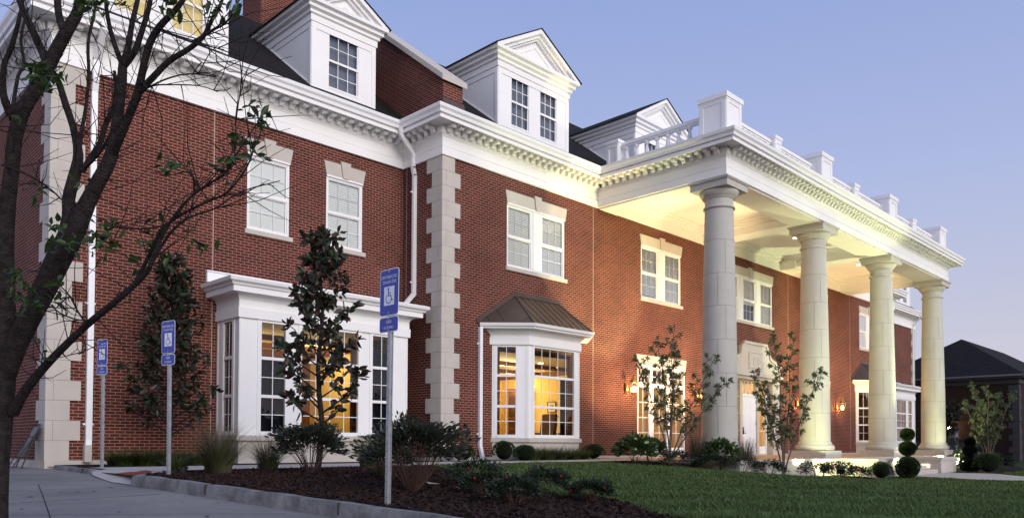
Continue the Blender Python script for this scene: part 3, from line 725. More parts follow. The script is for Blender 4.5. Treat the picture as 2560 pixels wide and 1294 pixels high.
# ---------------------------------------------------------------- dormers
DPROF = [(0, 11.86), (.04, 11.86), (.04, 12.02), (.09, 12.05), (.09, 12.12), (.17, 12.16), (.17, 12.24), (.26, 12.27), (.27, 12.36), (.0, 12.36)]
def dormer(xc, yf, half, zb, wins, lit=None):
    d = MB(); x0, x1 = xc-half, xc+half; zt = 11.86; sl = .58
    yroof = lambda z: yf+(z-zb)/SL-.1
    holes = [(a, b, zb+.10, zb+1.60) for a, b in wins]
    wall(d, (x0, yf, 0), UX, x1-x0, zt, [(a-x0, b-x0, c, e_) for a, b, c, e_ in holes], 'white_paint', NF, .1, z0=zb-.03)
    for xx, sg in ((x0, -1), (x1, 1)):
        q = [(xx, yf, zb-.05), (xx, yf, zt), (xx, yroof(zt)+.5, zt), (xx, yroof(zt)+.3, zt-.1)]
        d.face(q if sg < 0 else q[::-1], 'white_paint')
        # corner board and frieze board on the cheek
        a = xx-.018 if sg < 0 else xx+.001
        d.box(a, a+.017, yf+.001, yf+.11, zb-.04, zt, 'white_paint')
        d.box(a, a+.017, yf+.112, yroof(zt-.16), zt-.16, zt-.001, 'white_paint')
        d.prism([(a-.01*(sg < 0), yf+.12, zb+.03), (a-.01*(sg < 0), yf+.12, zb+.12), (a-.01*(sg < 0), yroof(zt)+.1, zt+.02), (a-.01*(sg < 0), yroof(zt)+.1, zt-.07)], (.028, 0, 0), 'gutter_white')
        # pilaster boards on the front
        pa = xx+.0 if sg < 0 else xx-.13
        d.box(pa, pa+.13, yf-.02, yf-.001, zb-.03, zt, 'white_paint')
    d.box(x0+.131, x1-.131, yf-.018, yf-.001, zt-.17, zt, 'white_paint')
    do = d.build('dormer', B)
    tr = MB(); yb_ = yroof(12.3)+.6
    sweep(tr, [(x0, yb_), (x0, yf), (x1, yf), (x1, yb_)], DPROF, 'white_paint')
    tr.build('dormer_cornice', do)
    # pediment
    pd = MB(); ov = .27; hw = half+ov; ze = 12.36; za = ze+sl*hw; up = Vector((0, 0, 1))
    def chev(o1, o2, y0, y1, m):
        """band between offsets o1 (upper) and o2 (lower) below the rake"""
        k = math.sqrt(1+sl*sl)
        for sg in (-1, 1):
            A = (xc, za-o1*k); Bp = (xc+sg*(hw-0), ze-o1*k); C = (xc+sg*hw, ze-o2*k); D = (xc, za-o2*k)
            zlo = 12.36
            def clip(p, q, zz):
                t = (zz-p[1])/(q[1]-p[1]); return (p[0]+(q[0]-p[0])*t, zz)
            if Bp[1] < zlo: Bp = clip(A, Bp, zlo)
            if C[1] < zlo: C = clip(D, C, zlo)
            poly = [(p[0], y0, p[1]) for p in (A, Bp, C, D)]
            pd.prism(poly if sg > 0 else poly[::-1], (0, y1-y0, 0), m)
    chev(.0, .11, yf-.27, yf+.05, 'white_paint'); chev(.11, .20, yf-.17, yf+.05, 'white_paint'); chev(.20, .26, yf-.09, yf+.05, 'white_paint')
    pd.face([(x0-.2, yf-.0, 12.36), (x1+.2, yf, 12.36), (xc, yf, za)], 'white_paint')
    chev(.40, .44, yf-.02, yf+.01, 'white_paint')
    pd.build('pediment', do)
    rr = MB(); yk = yf+(za+.03-zb)/SL; ye = yf+(ze-zb)/SL+.3
    for sg in (-1, 1):
        A0 = (xc, yf-.30, za+.03); A1 = (xc, yk+.1, za+.03); E1 = (xc+sg*(hw+.05), ye, ze+.01); E0 = (xc+sg*(hw+.05), yf-.30, ze+.01)
        q = [A0, A1, E1, E0]; q = q if sg > 0 else q[::-1]
        rr.prism([Vector(p) for p in q][::-1], (0, 0, -.028), 'shingle')
    rr.build('dormer_roof', do)
    for i, (a, b) in enumerate(wins):
        wo = window(do, (a, yf-.0, zb+.10), UX, NF, b-a, 1.50, DH, name='dormer_window', blind=lit if lit else None, fr=.045, back=-.4) if False else None
        sub_window(do, (a, yf, zb+.10), b-a, 1.50, lit)
def sub_window(parent, O, w, h, lit):
    """dormer sashes: frame with its glass in one mesh, toned backing behind as its own"""
    f = MB(); O = Vector(O); Z = (0, 0, 1); P = lambda *a: f.obox(O, UX, NF, Z, *a); fr = .05
    P(0, fr, -.09, -.0, 0, h, 'white_paint'); P(w-fr, w, -.09, 0, 0, h, 'white_paint'); P(fr, w-fr, -.09, 0, h-fr, h, 'white_paint'); P(fr, w-fr, -.09, .01, 0, fr, 'white_paint')
    P(fr, w-fr, -.08, -.012, h*.5-.03, h*.5+.03, 'white_paint')
    for (a, b, dd) in ((fr, h*.5-.03, -.05), (h*.5+.03, h-fr, -.035)):
        x0, x1 = fr, w-fr
        for xx in (x0+.012, x1-.012): P(xx-.015, xx+.015, dd-.02, dd+.012, a, b, 'white_paint')
        for k in (1, 2): xx = x0+(x1-x0)*k/3; P(xx-.009, xx+.009, dd-.006, dd+.008, a, b, 'white_paint')
        yy = (a+b)/2; P(x0, x1, dd-.005, dd+.007, yy-.009, yy+.009, 'white_paint')
        f.face([O+Vector((x, -dd, z)) for x, z in ((x0, a), (x1, a), (x1, b), (x0, b))], 'glass')
    f.build('dormer_window', parent)
    s_ = MB()
    s_.face([O+Vector((x, .16, z)) for x, z in ((0, 0), (w, 0), (w, h), (0, h))], lit or 'dormer_dim_room')  # flat backing coloured as the room seen through the glass
    for A, C in (((0, 0), (w, 0)), ((w, 0), (w, h)), ((w, h), (0, h)), ((0, h), (0, 0))):
        s_.face([O+Vector((A[0], .091, A[1])), O+Vector((C[0], .091, C[1])), O+Vector((C[0], .16, C[1])), O+Vector((A[0], .16, A[1]))], lit or 'dark_room')
    s_.build('dormer_backing', parent)
zd = 9.745+SL*.55
for xc in (17.08, 23.74, 30.2, 36.66, 43.32): dormer(xc, 16.0, 1.55, zd, [(xc-1.04, xc-.20), (xc+.20, xc+1.04)])
zw = 9.745+SL*(.55)
mat('lit_backing', (.62, .50, .22), .8, .1, emit=(.62, .47, .18), estr=.35)  # emission stands in for the lit room behind this dormer
dormer(11.49, 17.7, .99, zw, [(10.97, 11.98)]); dormer(mir(11.49), 17.7, .99, zw, [(mir(11.98), mir(10.97))])
dormer(6.72, 17.7, 1.55, zw, [(5.70, 6.52), (6.92, 7.76)], 'lit_backing'); dormer(mir(6.72), 17.7, 1.55, zw, [(mir(7.76), mir(6.92)), (mir(6.52), mir(5.70))])

# ================================================================ bays
def room(name, x0, x1, y0, y1, z0, z1, wallm, back=None, floor='carpet', ceil='room_ceiling', front=False):
    r = MB()
    r.face([(x0, y1, z0), (x1, y1, z0), (x1, y1, z1), (x0, y1, z1)], back or wallm)
    r.face([(x1, y1, z0), (x1, y0, z0), (x1, y0, z1), (x1, y1, z1)], wallm)
    r.face([(x0, y0, z0), (x0, y1, z0), (x0, y1, z1), (x0, y0, z1)], wallm)
    r.face([(x0, y0, z0), (x1, y0, z0), (x1, y1, z0), (x0, y1, z0)], floor)
    r.face([(x0, y1, z1), (x1, y1, z1), (x1, y0, z1), (x0, y0, z1)], ceil)
    # crown moulding and a dark cornice band
    r.box(x0+.002, x1-.05, y1-.05, y1-.002, z1-.18, z1-.004, 'wood'); r.box(x1-.05, x1-.002, y0, y1-.002, z1-.18, z1-.003, 'wood')
    for k in range(1, 3):
        yy = y0+(y1-y0)*k/3; r.box(x0+.003, x1-.052, yy-.07, yy+.07, z1-.13, z1-.005, 'wood')
    return r.build(name, B)
def lamp_point(name, loc, power, col, size=.15):
    l = bpy.data.lights.new(name, 'POINT'); l.energy = power; l.color = col; l.shadow_soft_size = size
    o = bpy.data.objects.new(name, l); o.location = loc; COL.objects.link(o); return o
WARM = (1.0, .76, .38)
def can(x, y, z, parent_name='ceiling_can_light', label=None, r=.09):
    m = MB(); m.lathe((x, y, z-.012), [(r, 0), (r, .010)], 'can_glow', 20); m.lathe((x, y, z-.010), [(r+.025, 0), (r+.025, .008)], 'white_paint', 20)
    return m
def bay(kind, x0, x1, flip=False):
    """kind 'square' or 'angled'; built between x0 and x1, mirrored about the building axis when flip"""
    fx = mir if flip else (lambda x: x)
    sgn = -1 if flip else 1
    def seq(p): return p[::-1] if flip else p
    if kind == 'square':
        yw, yf = YW, 16.55; plan = [(x0, yw+.0), (x0, yf), (x1, yf), (x1, yw)]
        prof = [(0, 3.83), (.055, 3.80), (.06, 4.02), (.035, 4.03), (.035, 4.20), (.07, 4.27), (.12, 4.31), (.15, 4.325), (.29, 4.325), (.29, 4.45), (.33, 4.46), (.35, 4.50), (.41, 4.54), (.43, 4.61), (.40, 4.615), (.40, 4.59), (0, 4.66)]
    else:
        yw = YC; a = .72; yf = YC-a; plan = [(x0, yw), (x0+a, yf), (x1-a, yf), (x1, yw)]
        prof = [(0, 3.83), (.065, 3.80), (.07, 4.0), (.045, 4.01), (.05, 4.07), (.10, 4.15), (.15, 4.18), (.16, 4.215), (.37, 4.22), (.38, 4.26), (.43, 4.28), (.455, 4.36), (.43, 4.365), (.42, 4.34), (0, 4.36)]
    plan = seq([(fx(x), y) for x, y in plan])
    b = MB(); stone = MB()
    # stone base and sill
    n = len(plan)
    def off_plan(o): return [tuple(offs(plan, i, o)) for i in range(n)]
    def slab(mbx, o, z0, z1, m):
        P = off_plan(o); P[0] = (P[0][0], yw+.02); P[-1] = (P[-1][0], yw+.02)
        mbx.prism([(x, y, z0) for x, y in P][::-1], (0, 0, z1-z0), m)
    slab(stone, 0.0, .2, 1.06, 'limestone'); slab(stone, .075, 1.06, 1.175, 'limestone')
    bo = None
    zs0, zs1 = 1.18, 3.83; sashes = []
    for i in range(n-1):
        A, C = Vector((*plan[i], 0)), Vector((*plan[i+1], 0)); d = C-A; L = d.length; d.normalize(); N = Vector((d.y, -d.x, 0))
        if kind == 'square':
            if abs(d.x) > .5:
                segs = [(.47, 1.17), (1.50, 3.18), (3.51, 4.21)]; cols = [2, 4, 2]
                if flip: segs = [(L-q, L-p) for p, q in segs][::-1]
            else: segs = [(.28, .82)]; cols = [2]
        else:
            if abs(d.y) < .1: segs = [(.20, L-.20)]; cols = [5]
            else:
                segs = [(.10, .72)] if i == 0 else [(L-.72, L-.10)]; cols = [2]
        zb, zt = 1.20, 3.79
        wall(b, (A.x, A.y, 0), tuple(d), L, zs1, [(p, q, zb, zt) for p, q in segs], 'white_paint', tuple(N), .07, z0=zs0-.006)
        for (p, q), c in zip(segs, cols): sashes.append((A+d*p+Vector((0, 0, zb)), d, N, q-p, zt-zb, c))
        # corner boards
        for u0, u1 in ((0, .05), (L-.05, L)):
            b.obox((A.x, A.y, 0), d, N, (0, 0, 1), u0, u1, -.01, .012, zs0, zs1, 'white_paint')
    bo = b.build('bay_window', B)
    stone.build('bay_base', bo)
    for (O, d, N, w_, h_, c) in sashes:
        rws = [(0, .335, c, 2), (.335, .67, c, 2), (.67, 1, c, 1)]
        bay_sash(bo, O, d, N, w_, h_, rws)
    ext = []
    for (a_, b_) in ((plan[0], plan[1]), (plan[-1], plan[-2])):
        v = Vector((a_[0]-b_[0], a_[1]-b_[1])).normalized()*.33; ext.append((a_[0]+v.x, a_[1]+v.y))
    cr = MB(); sweep(cr, [ext[0]]+plan[1:-1]+[ext[1]], prof, 'white_paint')
    for idx in (0, n-1):       # flat return ends against the wall
        pts_ = [(offs(plan, idx, o), z) for o, z in prof]; q = [(p.x, p.y-.001, z) for p, z in pts_]
    cr.build('bay_cornice', bo)
    r = MB()
    if kind == 'square':
        P = off_plan(.40); r.prism([(x, min(y, yw), 4.60) for x, y in P][::-1], (0, 0, .03), 'gutter_white')
        xa, xb = sorted((plan[0][0]-.3*sgn, plan[-1][0]+.3*sgn)); r.box(xa, xb, yw-.09, yw-.002, 4.70, 4.93, 'white_paint'); r.box(xa-.02, xb+.02, yw-.12, yw-.001, 4.93, 4.955, 'gutter_white')
        r.box(xa+.1, xb-.1, yw-.05, yw-.001, 4.6, 4.70, 'white_paint')
        r.build('bay_roof', bo)
    else:
        P = off_plan(.40); zE, zA = 4.35, 5.30; rl, rr_ = (P[0][0]+P[1][0])/2, 0
        xl, xr = plan[0][0], plan[-1][0]; s_ = 1
        apL, apR = (16.22, 18.10) if not flip else tuple(sorted((fx(16.22), fx(18.10))))
        kx = .40*math.sqrt(2)*sgn; E = [(plan[0][0]-kx, yw), P[1], P[2], (plan[-1][0]+kx, yw)] if not flip else [(plan[0][0]+kx, yw), P[1], P[2], (plan[-1][0]-kx, yw)]
        a0, a1 = (apL, yw, zA), (apR, yw, zA)
        e3 = [(x, y, zE) for x, y in E]
        r.face([e3[0], e3[1], a0], 'bronze'); r.face([e3[1], e3[2], a1, a0], 'bronze'); r.face([e3[2], e3[3], a1], 'bronze')
        def seam(p, q, rad=.016):
            r.tube([Vector(p)+Vector((0, 0, .006)), Vector(q)+Vector((0, 0, .006))], rad, 'bronze', 5)
        seam(e3[1], a0, .03); seam(e3[2], a1, .03)
        # standing seams
        F_ = [Vector(v) for v in (e3[1], e3[2], a1, a0)]; ex = (F_[1]-F_[0]); L = ex.length
        for k in range(1, int(L/.31)+1):
            x = F_[0].x+k*L/(int(L/.31)+1)
            yb_, zb_ = yw, zA
            top_x0, top_x1 = a0[0], a1[0]
            if x < top_x0: t = (x-F_[0].x)/(top_x0-F_[0].x)
            elif x > top_x1: t = (F_[1].x-x)/(F_[1].x-top_x1)
            else: t = 1
            seam((x, F_[0].y, zE), (x, F_[0].y+(yw-F_[0].y)*t, zE+(zA-zE)*t))
        for (ea, eb, ap) in ((e3[0], e3[1], a0), (e3[3], e3[2], a1)):
            ea, eb, ap = Vector(ea), Vector(eb), Vector(ap); wallp = Vector((ea.x, yw, zE)); 
            for k in range(1, 4):
                p = ea.lerp(eb, k/4.0)
                # straight up the slope (towards the apex line), stopping at the hip or the wall flashing
                t = 1-k/4.0*1.0; tt = min(1-k/4.0, 1) 
                q = wallp.lerp(ap, k/4.0) if False else None
                hip = eb.lerp(ap, 1-k/4.0); wl = ea.lerp(ap, k/4.0)
                seam(p, hip if k > 2 else wl)
        wf = .07
        r.prism([(e3[0][0]-.03, yw-.03, zE), (a0[0], yw-.03, zA+.02), (a0[0], yw-.03, zA+.12), (e3[0][0]-.05, yw-.03, zE+.13)], (0, .03, 0), 'bronze')
        r.prism([(a0[0], yw-.03, zA), (a1[0], yw-.03, zA), (a1[0], yw-.03, zA+.12), (a0[0], yw-.03, zA+.12)], (0, .03, 0), 'bronze')
        r.prism([(a1[0], yw-.03, zA+.02), (e3[3][0]+.03, yw-.03, zE), (e3[3][0]+.05, yw-.03, zE+.13), (a1[0], yw-.03, zA+.12)], (0, .03, 0), 'bronze')
        r.build('bay_roof', bo)
    # ceiling plate above the bay windows
    c = MB(); P = off_plan(-.08); c.prism([(x, min(y, yw+.11), 3.80) for x, y in P][::-1], (0, 0, .02), 'room_ceiling'); c.build('bay_ceiling', bo)
    return bo
def bay_sash(parent, O, U, N, w, h, rows):
    f = MB(); Z = (0, 0, 1); fr = .05; P = lambda *a: f.obox(O, U, N, Z, *a)
    P(-.045, fr, -.06, .018, -.0, h+.03, 'white_paint'); P(w-fr, w+.045, -.06, .018, 0, h+.03, 'white_paint')
    P(fr, w-fr, -.06, .016, h-.045, h+.03, 'white_paint'); P(fr, w-fr, -.06, .03, -.02, .07, 'white_paint')
    O = Vector(O)
    for i, (a, b, c, r) in enumerate(rows):
        a, b = a*h, b*h
        if i: P(fr, w-fr, -.055, .0, a-.035, a+.035, 'white_paint')
        z0 = a+(.07 if i == 0 else .035); z1 = b-(.045 if i == 2 else .035); gm = -.03
        for k in range(1, c): xx = fr+(w-2*fr)*k/c; P(xx-.009, xx+.009, gm-.004, gm+.010, z0, z1, 'white_paint')
        for k in range(1, r): zz = z0+(z1-z0)*k/r; P(fr, w-fr, gm-.003, gm+.009, zz-.009, zz+.009, 'white_paint')
        q = [O+Vector(U)*x+Vector(N)*gm+Vector((0, 0, z)) for x, z in ((fr, z0), (w-fr, z0), (w-fr, z1), (fr, z1))]
        f.face(q, 'glass_low')
    f.build('bay_sash', parent)
bay('square', 8.10, 12.77); bay('angled', 15.30, 18.98)
bay('square', 8.10, 12.77, True); bay('angled', 15.30, 18.98, True)

# rooms seen through the ground floor windows
room('room_interior', 5.2, 13.25, YW+.14, 22.2, .62, 3.86, 'room_wall', back='wood')
room('room_interior', 13.75, 21.45, YC+.14, 21.8, .62, 3.66, 'room_wall')
room('room_interior', 21.6, 27.9, YC+.14, 21.8, .62, 3.86, 'room_wall', back='wood', floor='wood')
room('room_interior', 28.0, 32.4, YC+.14, 21.8, .62, 3.92, 'room_wall', floor='wood')
room('room_interior', 32.5, 40.6, YC+.14, 21.8, .62, 3.86, 'room_wall', floor='wood')
room('room_interior', 40.7, 46.7, YC+.14, 20.5, .62, 3.86, 'wood')
room('room_interior', 47.2, 55.2, YW+.14, 22.0, .62, 3.86, 'room_wall', back='wood')
for x, y, p in ((9.8, 19.8, 45), (12.2, 20.3, 45), (17.9, 18.2, 95), (20.4, 20.2, 65), (24.9, 19.5, 90), (30.2, 18.2, 170), (36.0, 18.5, 80), (43.6, 18.3, 30), (50.5, 19.0, 60)):
    lamp_point('room_light', (x, y, 3.2), p, WARM, .25)
for (x, y), lab_ in zip(((17.5, 16.7), (18.9, 17.4), (16.6, 18.9), (20.3, 18.0)), ('closest to the window', 'just behind the closest one', 'deepest on the left', 'nearest the picture wall')):
    m = can(x, y, 3.655); tag(m.build('ceiling_can_light'), 'round recessed ceiling light behind the angled bay window, '+lab_, 'ceiling light', 'recessed lights in the office ceiling')

# curtains (pleated) as their own hanging things
def curtain(x, y, z0, z1, wd, ang, m, label, group):
    c = MB(); n = 22; a = R(ang); d = Vector((math.cos(a), math.sin(a), 0)); nn = Vector((-d.y, d.x, 0)); pts = []
    for i in range(n+1): pts.append(Vector((x, y, 0))+d*(wd*i/n)+nn*(.035*math.sin(i*1.9)+.012*math.sin(i*.7)))
    for i in range(n):
        p, q = pts[i], pts[i+1]; c.face([(p.x, p.y, z0), (q.x, q.y, z0), (q.x, q.y, z1), (p.x, p.y, z1)], m, True)
    tag(c.build('curtain'), label, 'curtain', group)
g1, g2 = 'dark curtains in the square bay window', 'dark curtains in the angled bay window'
curtain(8.22, 16.85, 1.2, 3.75, .55, 80, 'tan_curtain', 'brown curtain in the narrow side light of the square bay window', g1)
curtain(8.50, 16.70, 1.2, 3.0, .85, 0, 'curtain', 'navy curtain at the left edge of the square bay window', g1)
curtain(11.50, 16.70, 1.2, 3.35, 1.0, 0, 'curtain', 'wide navy curtain filling the right light of the square bay window', g1)
curtain(11.9, 17.9, .7, 3.7, 1.0, 20, 'wood', 'orange brown drape behind the middle light of the square bay window', g1)
curtain(15.55, 15.95, 1.2, 2.95, .30, 45, 'curtain', 'navy curtain at the left edge of the angled bay window', g2)
curtain(19.0, 16.35, .8, 3.1, .35, 75, 'curtain', 'long navy curtain at the right side of the angled bay window', g2)
curtain(24.8, 16.3, .7, 3.6, .5, 60, 'curtain', 'dark curtain inside the glazed doors left of the first column', 'curtains of the glazed doors')
# furniture of the office behind the angled bay
def picture(y, z0, z1, wd, label):
    r = empty('framed_picture', (21.43, y, z0), label, 'picture', 'framed pictures on the office wall')
    f = MB(); x = 21.42
    f.box(x-.03, x, y, y+wd, z0, z0+.03, 'wood'); f.box(x-.03, x, y, y+wd, z1-.03, z1, 'wood'); f.box(x-.03, x, y, y+.03, z0+.03, z1-.03, 'wood'); f.box(x-.03, x, y+wd-.03, y+wd, z0+.03, z1-.03, 'wood')
    f.build('picture_frame', r)
    p = MB(); p.box(x-.018, x-.004, y+.03, y+wd-.03, z0+.03, z1-.03, 'picture_paper'); p.box(x-.021, x-.0185, y+.10, y+wd-.10, z0+.10, z1-.12, 'sign_stone'); p.build('picture_print', r)
mat('sign_stone', (.30, .33, .22), .8, .1, noise=.5, nscale=12)
picture(18.95, 2.16, 2.56, .42, 'framed landscape print on the yellow wall, upper of two'); picture(18.95, 1.68, 2.10, .42, 'framed print on the yellow wall, lower of two')
dk = empty('desk', (20.6, 19.0, .62), 'brown wooden desk in the lit office behind the angled bay window', 'desk')
m = MB(); m.box(20.1, 21.3, 18.3, 19.9, 1.34, 1.40, 'wood'); m.build('desk_top', dk)
m = MB(); m.box(20.15, 20.6, 18.35, 19.85, .62, 1.339, 'wood'); m.build('drawer_cabinet', dk)
ac = empty('armchair', (19.3, 17.6, .62), 'dark high-backed armchair in the lit office behind the angled bay window', 'chair')
m = MB(); m.prism([(18.95, 17.4, 1.1), (19.55, 17.4, 1.1), (19.6, 17.4, 1.25), (18.9, 17.4, 1.25)], (0, .6, 0), 'tan_curtain'); m.build('seat', ac)
m = MB(); m.prism([(19.5, 17.4, 1.2), (19.62, 17.4, 1.2), (19.8, 17.4, 1.95), (19.7, 17.4, 2.02), (19.6, 17.4, 1.98)], (0, .6, 0), 'tan_curtain'); m.build('backrest', ac)
m = MB(); m.lathe((19.25, 17.7, .62), [(.3, 0), (.3, .03), (.04, .06), (.04, .48)], 'black_metal', 12); m.build('pedestal', ac)
tl_ = empty('table_lamp', (20.6, 19.55, 1.40), 'glowing table lamp on the desk behind the angled bay window', 'lamp')
m = MB(); m.lathe((20.6, 19.55, 1.40), [(.09, 0), (.09, .02), (.03, .05), (.06, .15), (.02, .26)], 'brass', 14); m.build('lamp_base', tl_)
m = MB(); m.lathe((20.6, 19.55, 1.66), [(.20, 0), (.12, .24)], 'lamp_glow', 18); m.build('lamp_shade', tl_)
bc = empty('bookcase', (20.9, 20.9, .62), 'tall brown bookcase in the corner of the lit office', 'bookcase')
m = MB(); m.box(21.0, 21.40, 20.1, 21.0, .62, 3.0, 'wood'); m.box(20.96, 21.40, 20.06, 21.04, 3.0, 3.08, 'wood'); m.build('cabinet', bc)
for k in range(5):
    m = MB(); m.box(20.98, 20.999, 20.16, 20.94, .8+k*.42, 1.12+k*.42, 'carpet'); m.build('shelf_bay', bc)

# ---------------------------------------------------------------- glazed doors and main entrance
def french(x0, x1, z0, z1, extra=None):
    r = MB(); y = YC; H = z1-z0
    fr = MB(); P = fr.box
    zt = z0+2.38       # transom
    P(x0, x0+.08, y+.01, y+.12, z0, z1, 'white_paint'); P(x1-.08, x1, y+.01, y+.12, z0, z1, 'white_paint'); P(x0+.08, x1-.08, y+.01, y+.12, z1-.07, z1, 'white_paint')
    P(x0+.08, x1-.08, y-.02, y+.12, zt, zt+.16, 'white_paint'); P(x0+.08, x1-.08, y-.01, y+.12, z0, z0+.08, 'white_paint')
    W = x1-x0; cuts = [x0+.08, x0+.70, x0+.98, x0+1.80, x0+2.02, x1-.08]
    P(cuts[1], cuts[2], y+.0, y+.11, z0+.08, zt, 'white_paint'); P(cuts[3], cuts[4], y+.0, y+.11, z0+.08, zt, 'white_paint')
    P(cuts[1]+.06, cuts[2]-.06, y+.0, y+.11, zt+.16, z1-.07, 'white_paint'); P(cuts[3]+.03, cuts[4]-.03, y+.0, y+.11, zt+.16, z1-.07, 'white_paint')
    for a, b in ((cuts[0], cuts[1]), (cuts[2], cuts[3]), (cuts[4], cuts[5])):
        c = 2
        P(a, b, y+.03, y+.10, z0+.08, z0+.28, 'white_paint')
        for k in range(1, c): xx = a+(b-a)*k/c; P(xx-.011, xx+.011, y+.04, y+.07, z0+.28, zt, 'white_paint')
        for k in range(1, 4): zz = z0+.28+(zt-z0-.28)*k/4; P(a, b, y+.041, y+.069, zz-.011, zz+.011, 'white_paint')
        fr.face([(a, y+.055, z0+.28), (b, y+.055, z0+.28), (b, y+.055, zt), (a, y+.055, zt)], 'glass_low')
        for k in range(1, 3): xx = a+(b-a)*k/3; P(xx-.011, xx+.011, y+.04, y+.07, zt+.16, z1-.07, 'white_paint')
        zz = (zt+z1)/2+.04; P(a, b, y+.041, y+.069, zz-.011, zz+.011, 'white_paint')
        fr.face([(a, y+.055, zt+.16), (b, y+.055, zt+.16), (b, y+.055, z1-.07), (a, y+.055, z1-.07)], 'glass_low')
    fo = fr.build('glazed_door', B)
    hd = MB(); P = hd.box
    for zz in (z0+.98, z0+1.02): P(cuts[3]+.05, cuts[3]+.10, y-.07, y-.001, zz-.06, zz+.02, 'brass')
    hd.build('door_handle', fo)
    lintel(fo, x0, x1, y, z1+.06)
    t = MB(); t.box(x0-.001, x1+.001, y-.03, y+.04, z1-.001, z1+.058, 'white_paint'); t.build('head_trim', fo)
french(*FD[:2], FD[2], FD[3]); f2 = mh(FD); french(f2[0], f2[1], f2[2], f2[3])

en = MB(); y = YC-.26
EX0, EX1 = 27.98, 32.42
for a, b in ((EX0, 28.70), (31.70, EX1)): en.box(a, b, y, YC+.02, .58, 3.70, 'limestone'); en.box(a-.04, b+.04, y-.05, YC+.02, .58, .80, 'limestone')
en.box(28.70, 31.70, y+.02, YC+.02, 3.72, 3.83, 'limestone')
en.box(EX0-.02, EX1+.02, y-.02, YC+.02, 3.70, 3.715, 'limestone')
# entablature panel with stepped and curved top
half = (EX1-EX0)/2; xm = (EX0+EX1)/2
rt = [(half, 3.83), (half, 4.36), (half-.42, 4.42), (half-.50, 4.52), (half-.80, 4.58), (half-.98, 4.68), (half-1.06, 4.90), (half-1.18, 5.05), (half-1.28, 5.10), (half-1.28, 5.20)]
poly = [(xm+a, y, z) for a, z in rt]+[(xm-a, y, z) for a, z in rt[::-1]]
en.prism(poly, (0, YC-y+.02, 0), 'limestone')
en.prism([(p[0]+(.05 if p[0] > xm else -.05), y-.05, p[2]+.05) for p in poly[1:-1]]+[(p[0]-(.03 if p[0] > xm else -.03), y-.05, p[2]-.06) for p in poly[1:-1]][::-1], (0, .12, 0), 'limestone')
en.box(EX0-.09, EX1+.09, y-.10, YC+.01, 3.832, 3.93, 'limestone'); en.box(EX0-.05, EX1+.05, y-.06, YC+.01, 3.93, 3.98, 'limestone')
en.box(xm-.62, xm+.62, y-.025, y+.01, 4.10, 4.86, 'limestone'); en.box(xm-.56, xm+.56, y-.028, y+.01, 4.16, 4.80, 'joint'); en.box(xm-.545, xm+.545, y-.031, y+.01, 4.175, 4.785, 'limestone')
for k, z in enumerate((1.35, 2.1, 2.85)):
    for a, b in ((EX0, 28.70), (31.70, EX1)): en.box(a-.001, b+.001, y-.001, YC, z, z+.008, 'joint')
eo = en.build('door_surround', B)
# carved monogram of raised blocks on the panel
for cx_, pat in ((xm-.26, ((0, 0, .05, .36), (.05, .31, .2, .36), (.05, .16, .17, .2), (.05, 0, .2, .05), (.17, .05, .22, .31))), (xm+.06, ((0, 0, .05, .36), (.05, .31, .2, .36), (.05, .16, .17, .2), (.05, 0, .2, .05), (.17, .05, .22, .31)))):
    mg = MB()
    for (a, c, b, d) in pat: mg.box(cx_+a, cx_+b, y-.045, y-.028, 4.30+c, 4.30+d, 'limestone')
    mg.build('carved_letter', eo)
dr = MB(); yd = YC+.05
dr.box(28.72, 28.80, yd-.05, yd+.1, .6, 3.72, 'white_paint'); dr.box(31.60, 31.68, yd-.05, yd+.1, .6, 3.72, 'white_paint')
for a in (29.38, 30.80): dr.box(a, a+.20, yd-.05, yd+.1, .6, 3.72, 'limestone')
dr.box(29.58, 30.80, yd-.03, yd+.1, 3.02, 3.12, 'white_paint'); dr.box(28.80, 31.60, yd-.03, yd+.1, 3.66, 3.72, 'white_paint')
for a, b in ((28.80, 29.38), (31.00, 31.60)):
    dr.box(a, b, yd-.02, yd+.05, .6, .95, 'white_paint')
    for zz in (1.6, 2.3, 3.0): dr.box(a, b, yd+.01, yd+.04, zz-.012, zz+.012, 'white_paint')
    dr.face([(a, yd+.03, .95), (b, yd+.03, .95), (b, yd+.03, 3.66), (a, yd+.03, 3.66)], 'glass')
for k in range(1, 4): xx = 29.58+1.22*k/4; dr.box(xx-.01, xx+.01, yd+.01, yd+.04, 3.12, 3.66, 'white_paint')
dr.face([(29.58, yd+.03, 3.12), (30.80, yd+.03, 3.12), (30.80, yd+.03, 3.66), (29.58, yd+.03, 3.66)], 'glass')
do_ = dr.build('door_frame', B)
lf = MB(); lf.box(29.585, 30.795, yd-.0, yd+.05, .60, 3.018, 'door_white')
for (a, b) in ((29.72, 30.10), (30.28, 30.66)):
    for (c, d) in ((.78, 1.35), (1.5, 2.3), (2.42, 2.88)):
        lf.box(a, b, yd-.012, yd+.0, c, d, 'door_white'); lf.box(a+.05, b-.05, yd-.022, yd-.012, c+.05, d-.05, 'door_white')
leaf = lf.build('front_door', B)
hd = MB(); hd.box(29.64, 29.70, yd-.05, yd-.001, 1.45, 1.75, 'black_metal'); hd.box(29.655, 29.685, yd-.054, yd-.05, 1.66, 1.69, 'blue_led'); hd.tube([(29.67, yd-.05, 1.5), (29.67, yd-.10, 1.5), (29.78, yd-.10, 1.5)], .012, 'black_metal', 6); hd.build('door_handle', leaf)
for zz in (.95, 1.85, 2.75):
    h_ = MB(); h_.box(30.775, 30.80, yd-.012, yd+.0, zz, zz+.12, 'black_metal'); h_.build('hinge', leaf)

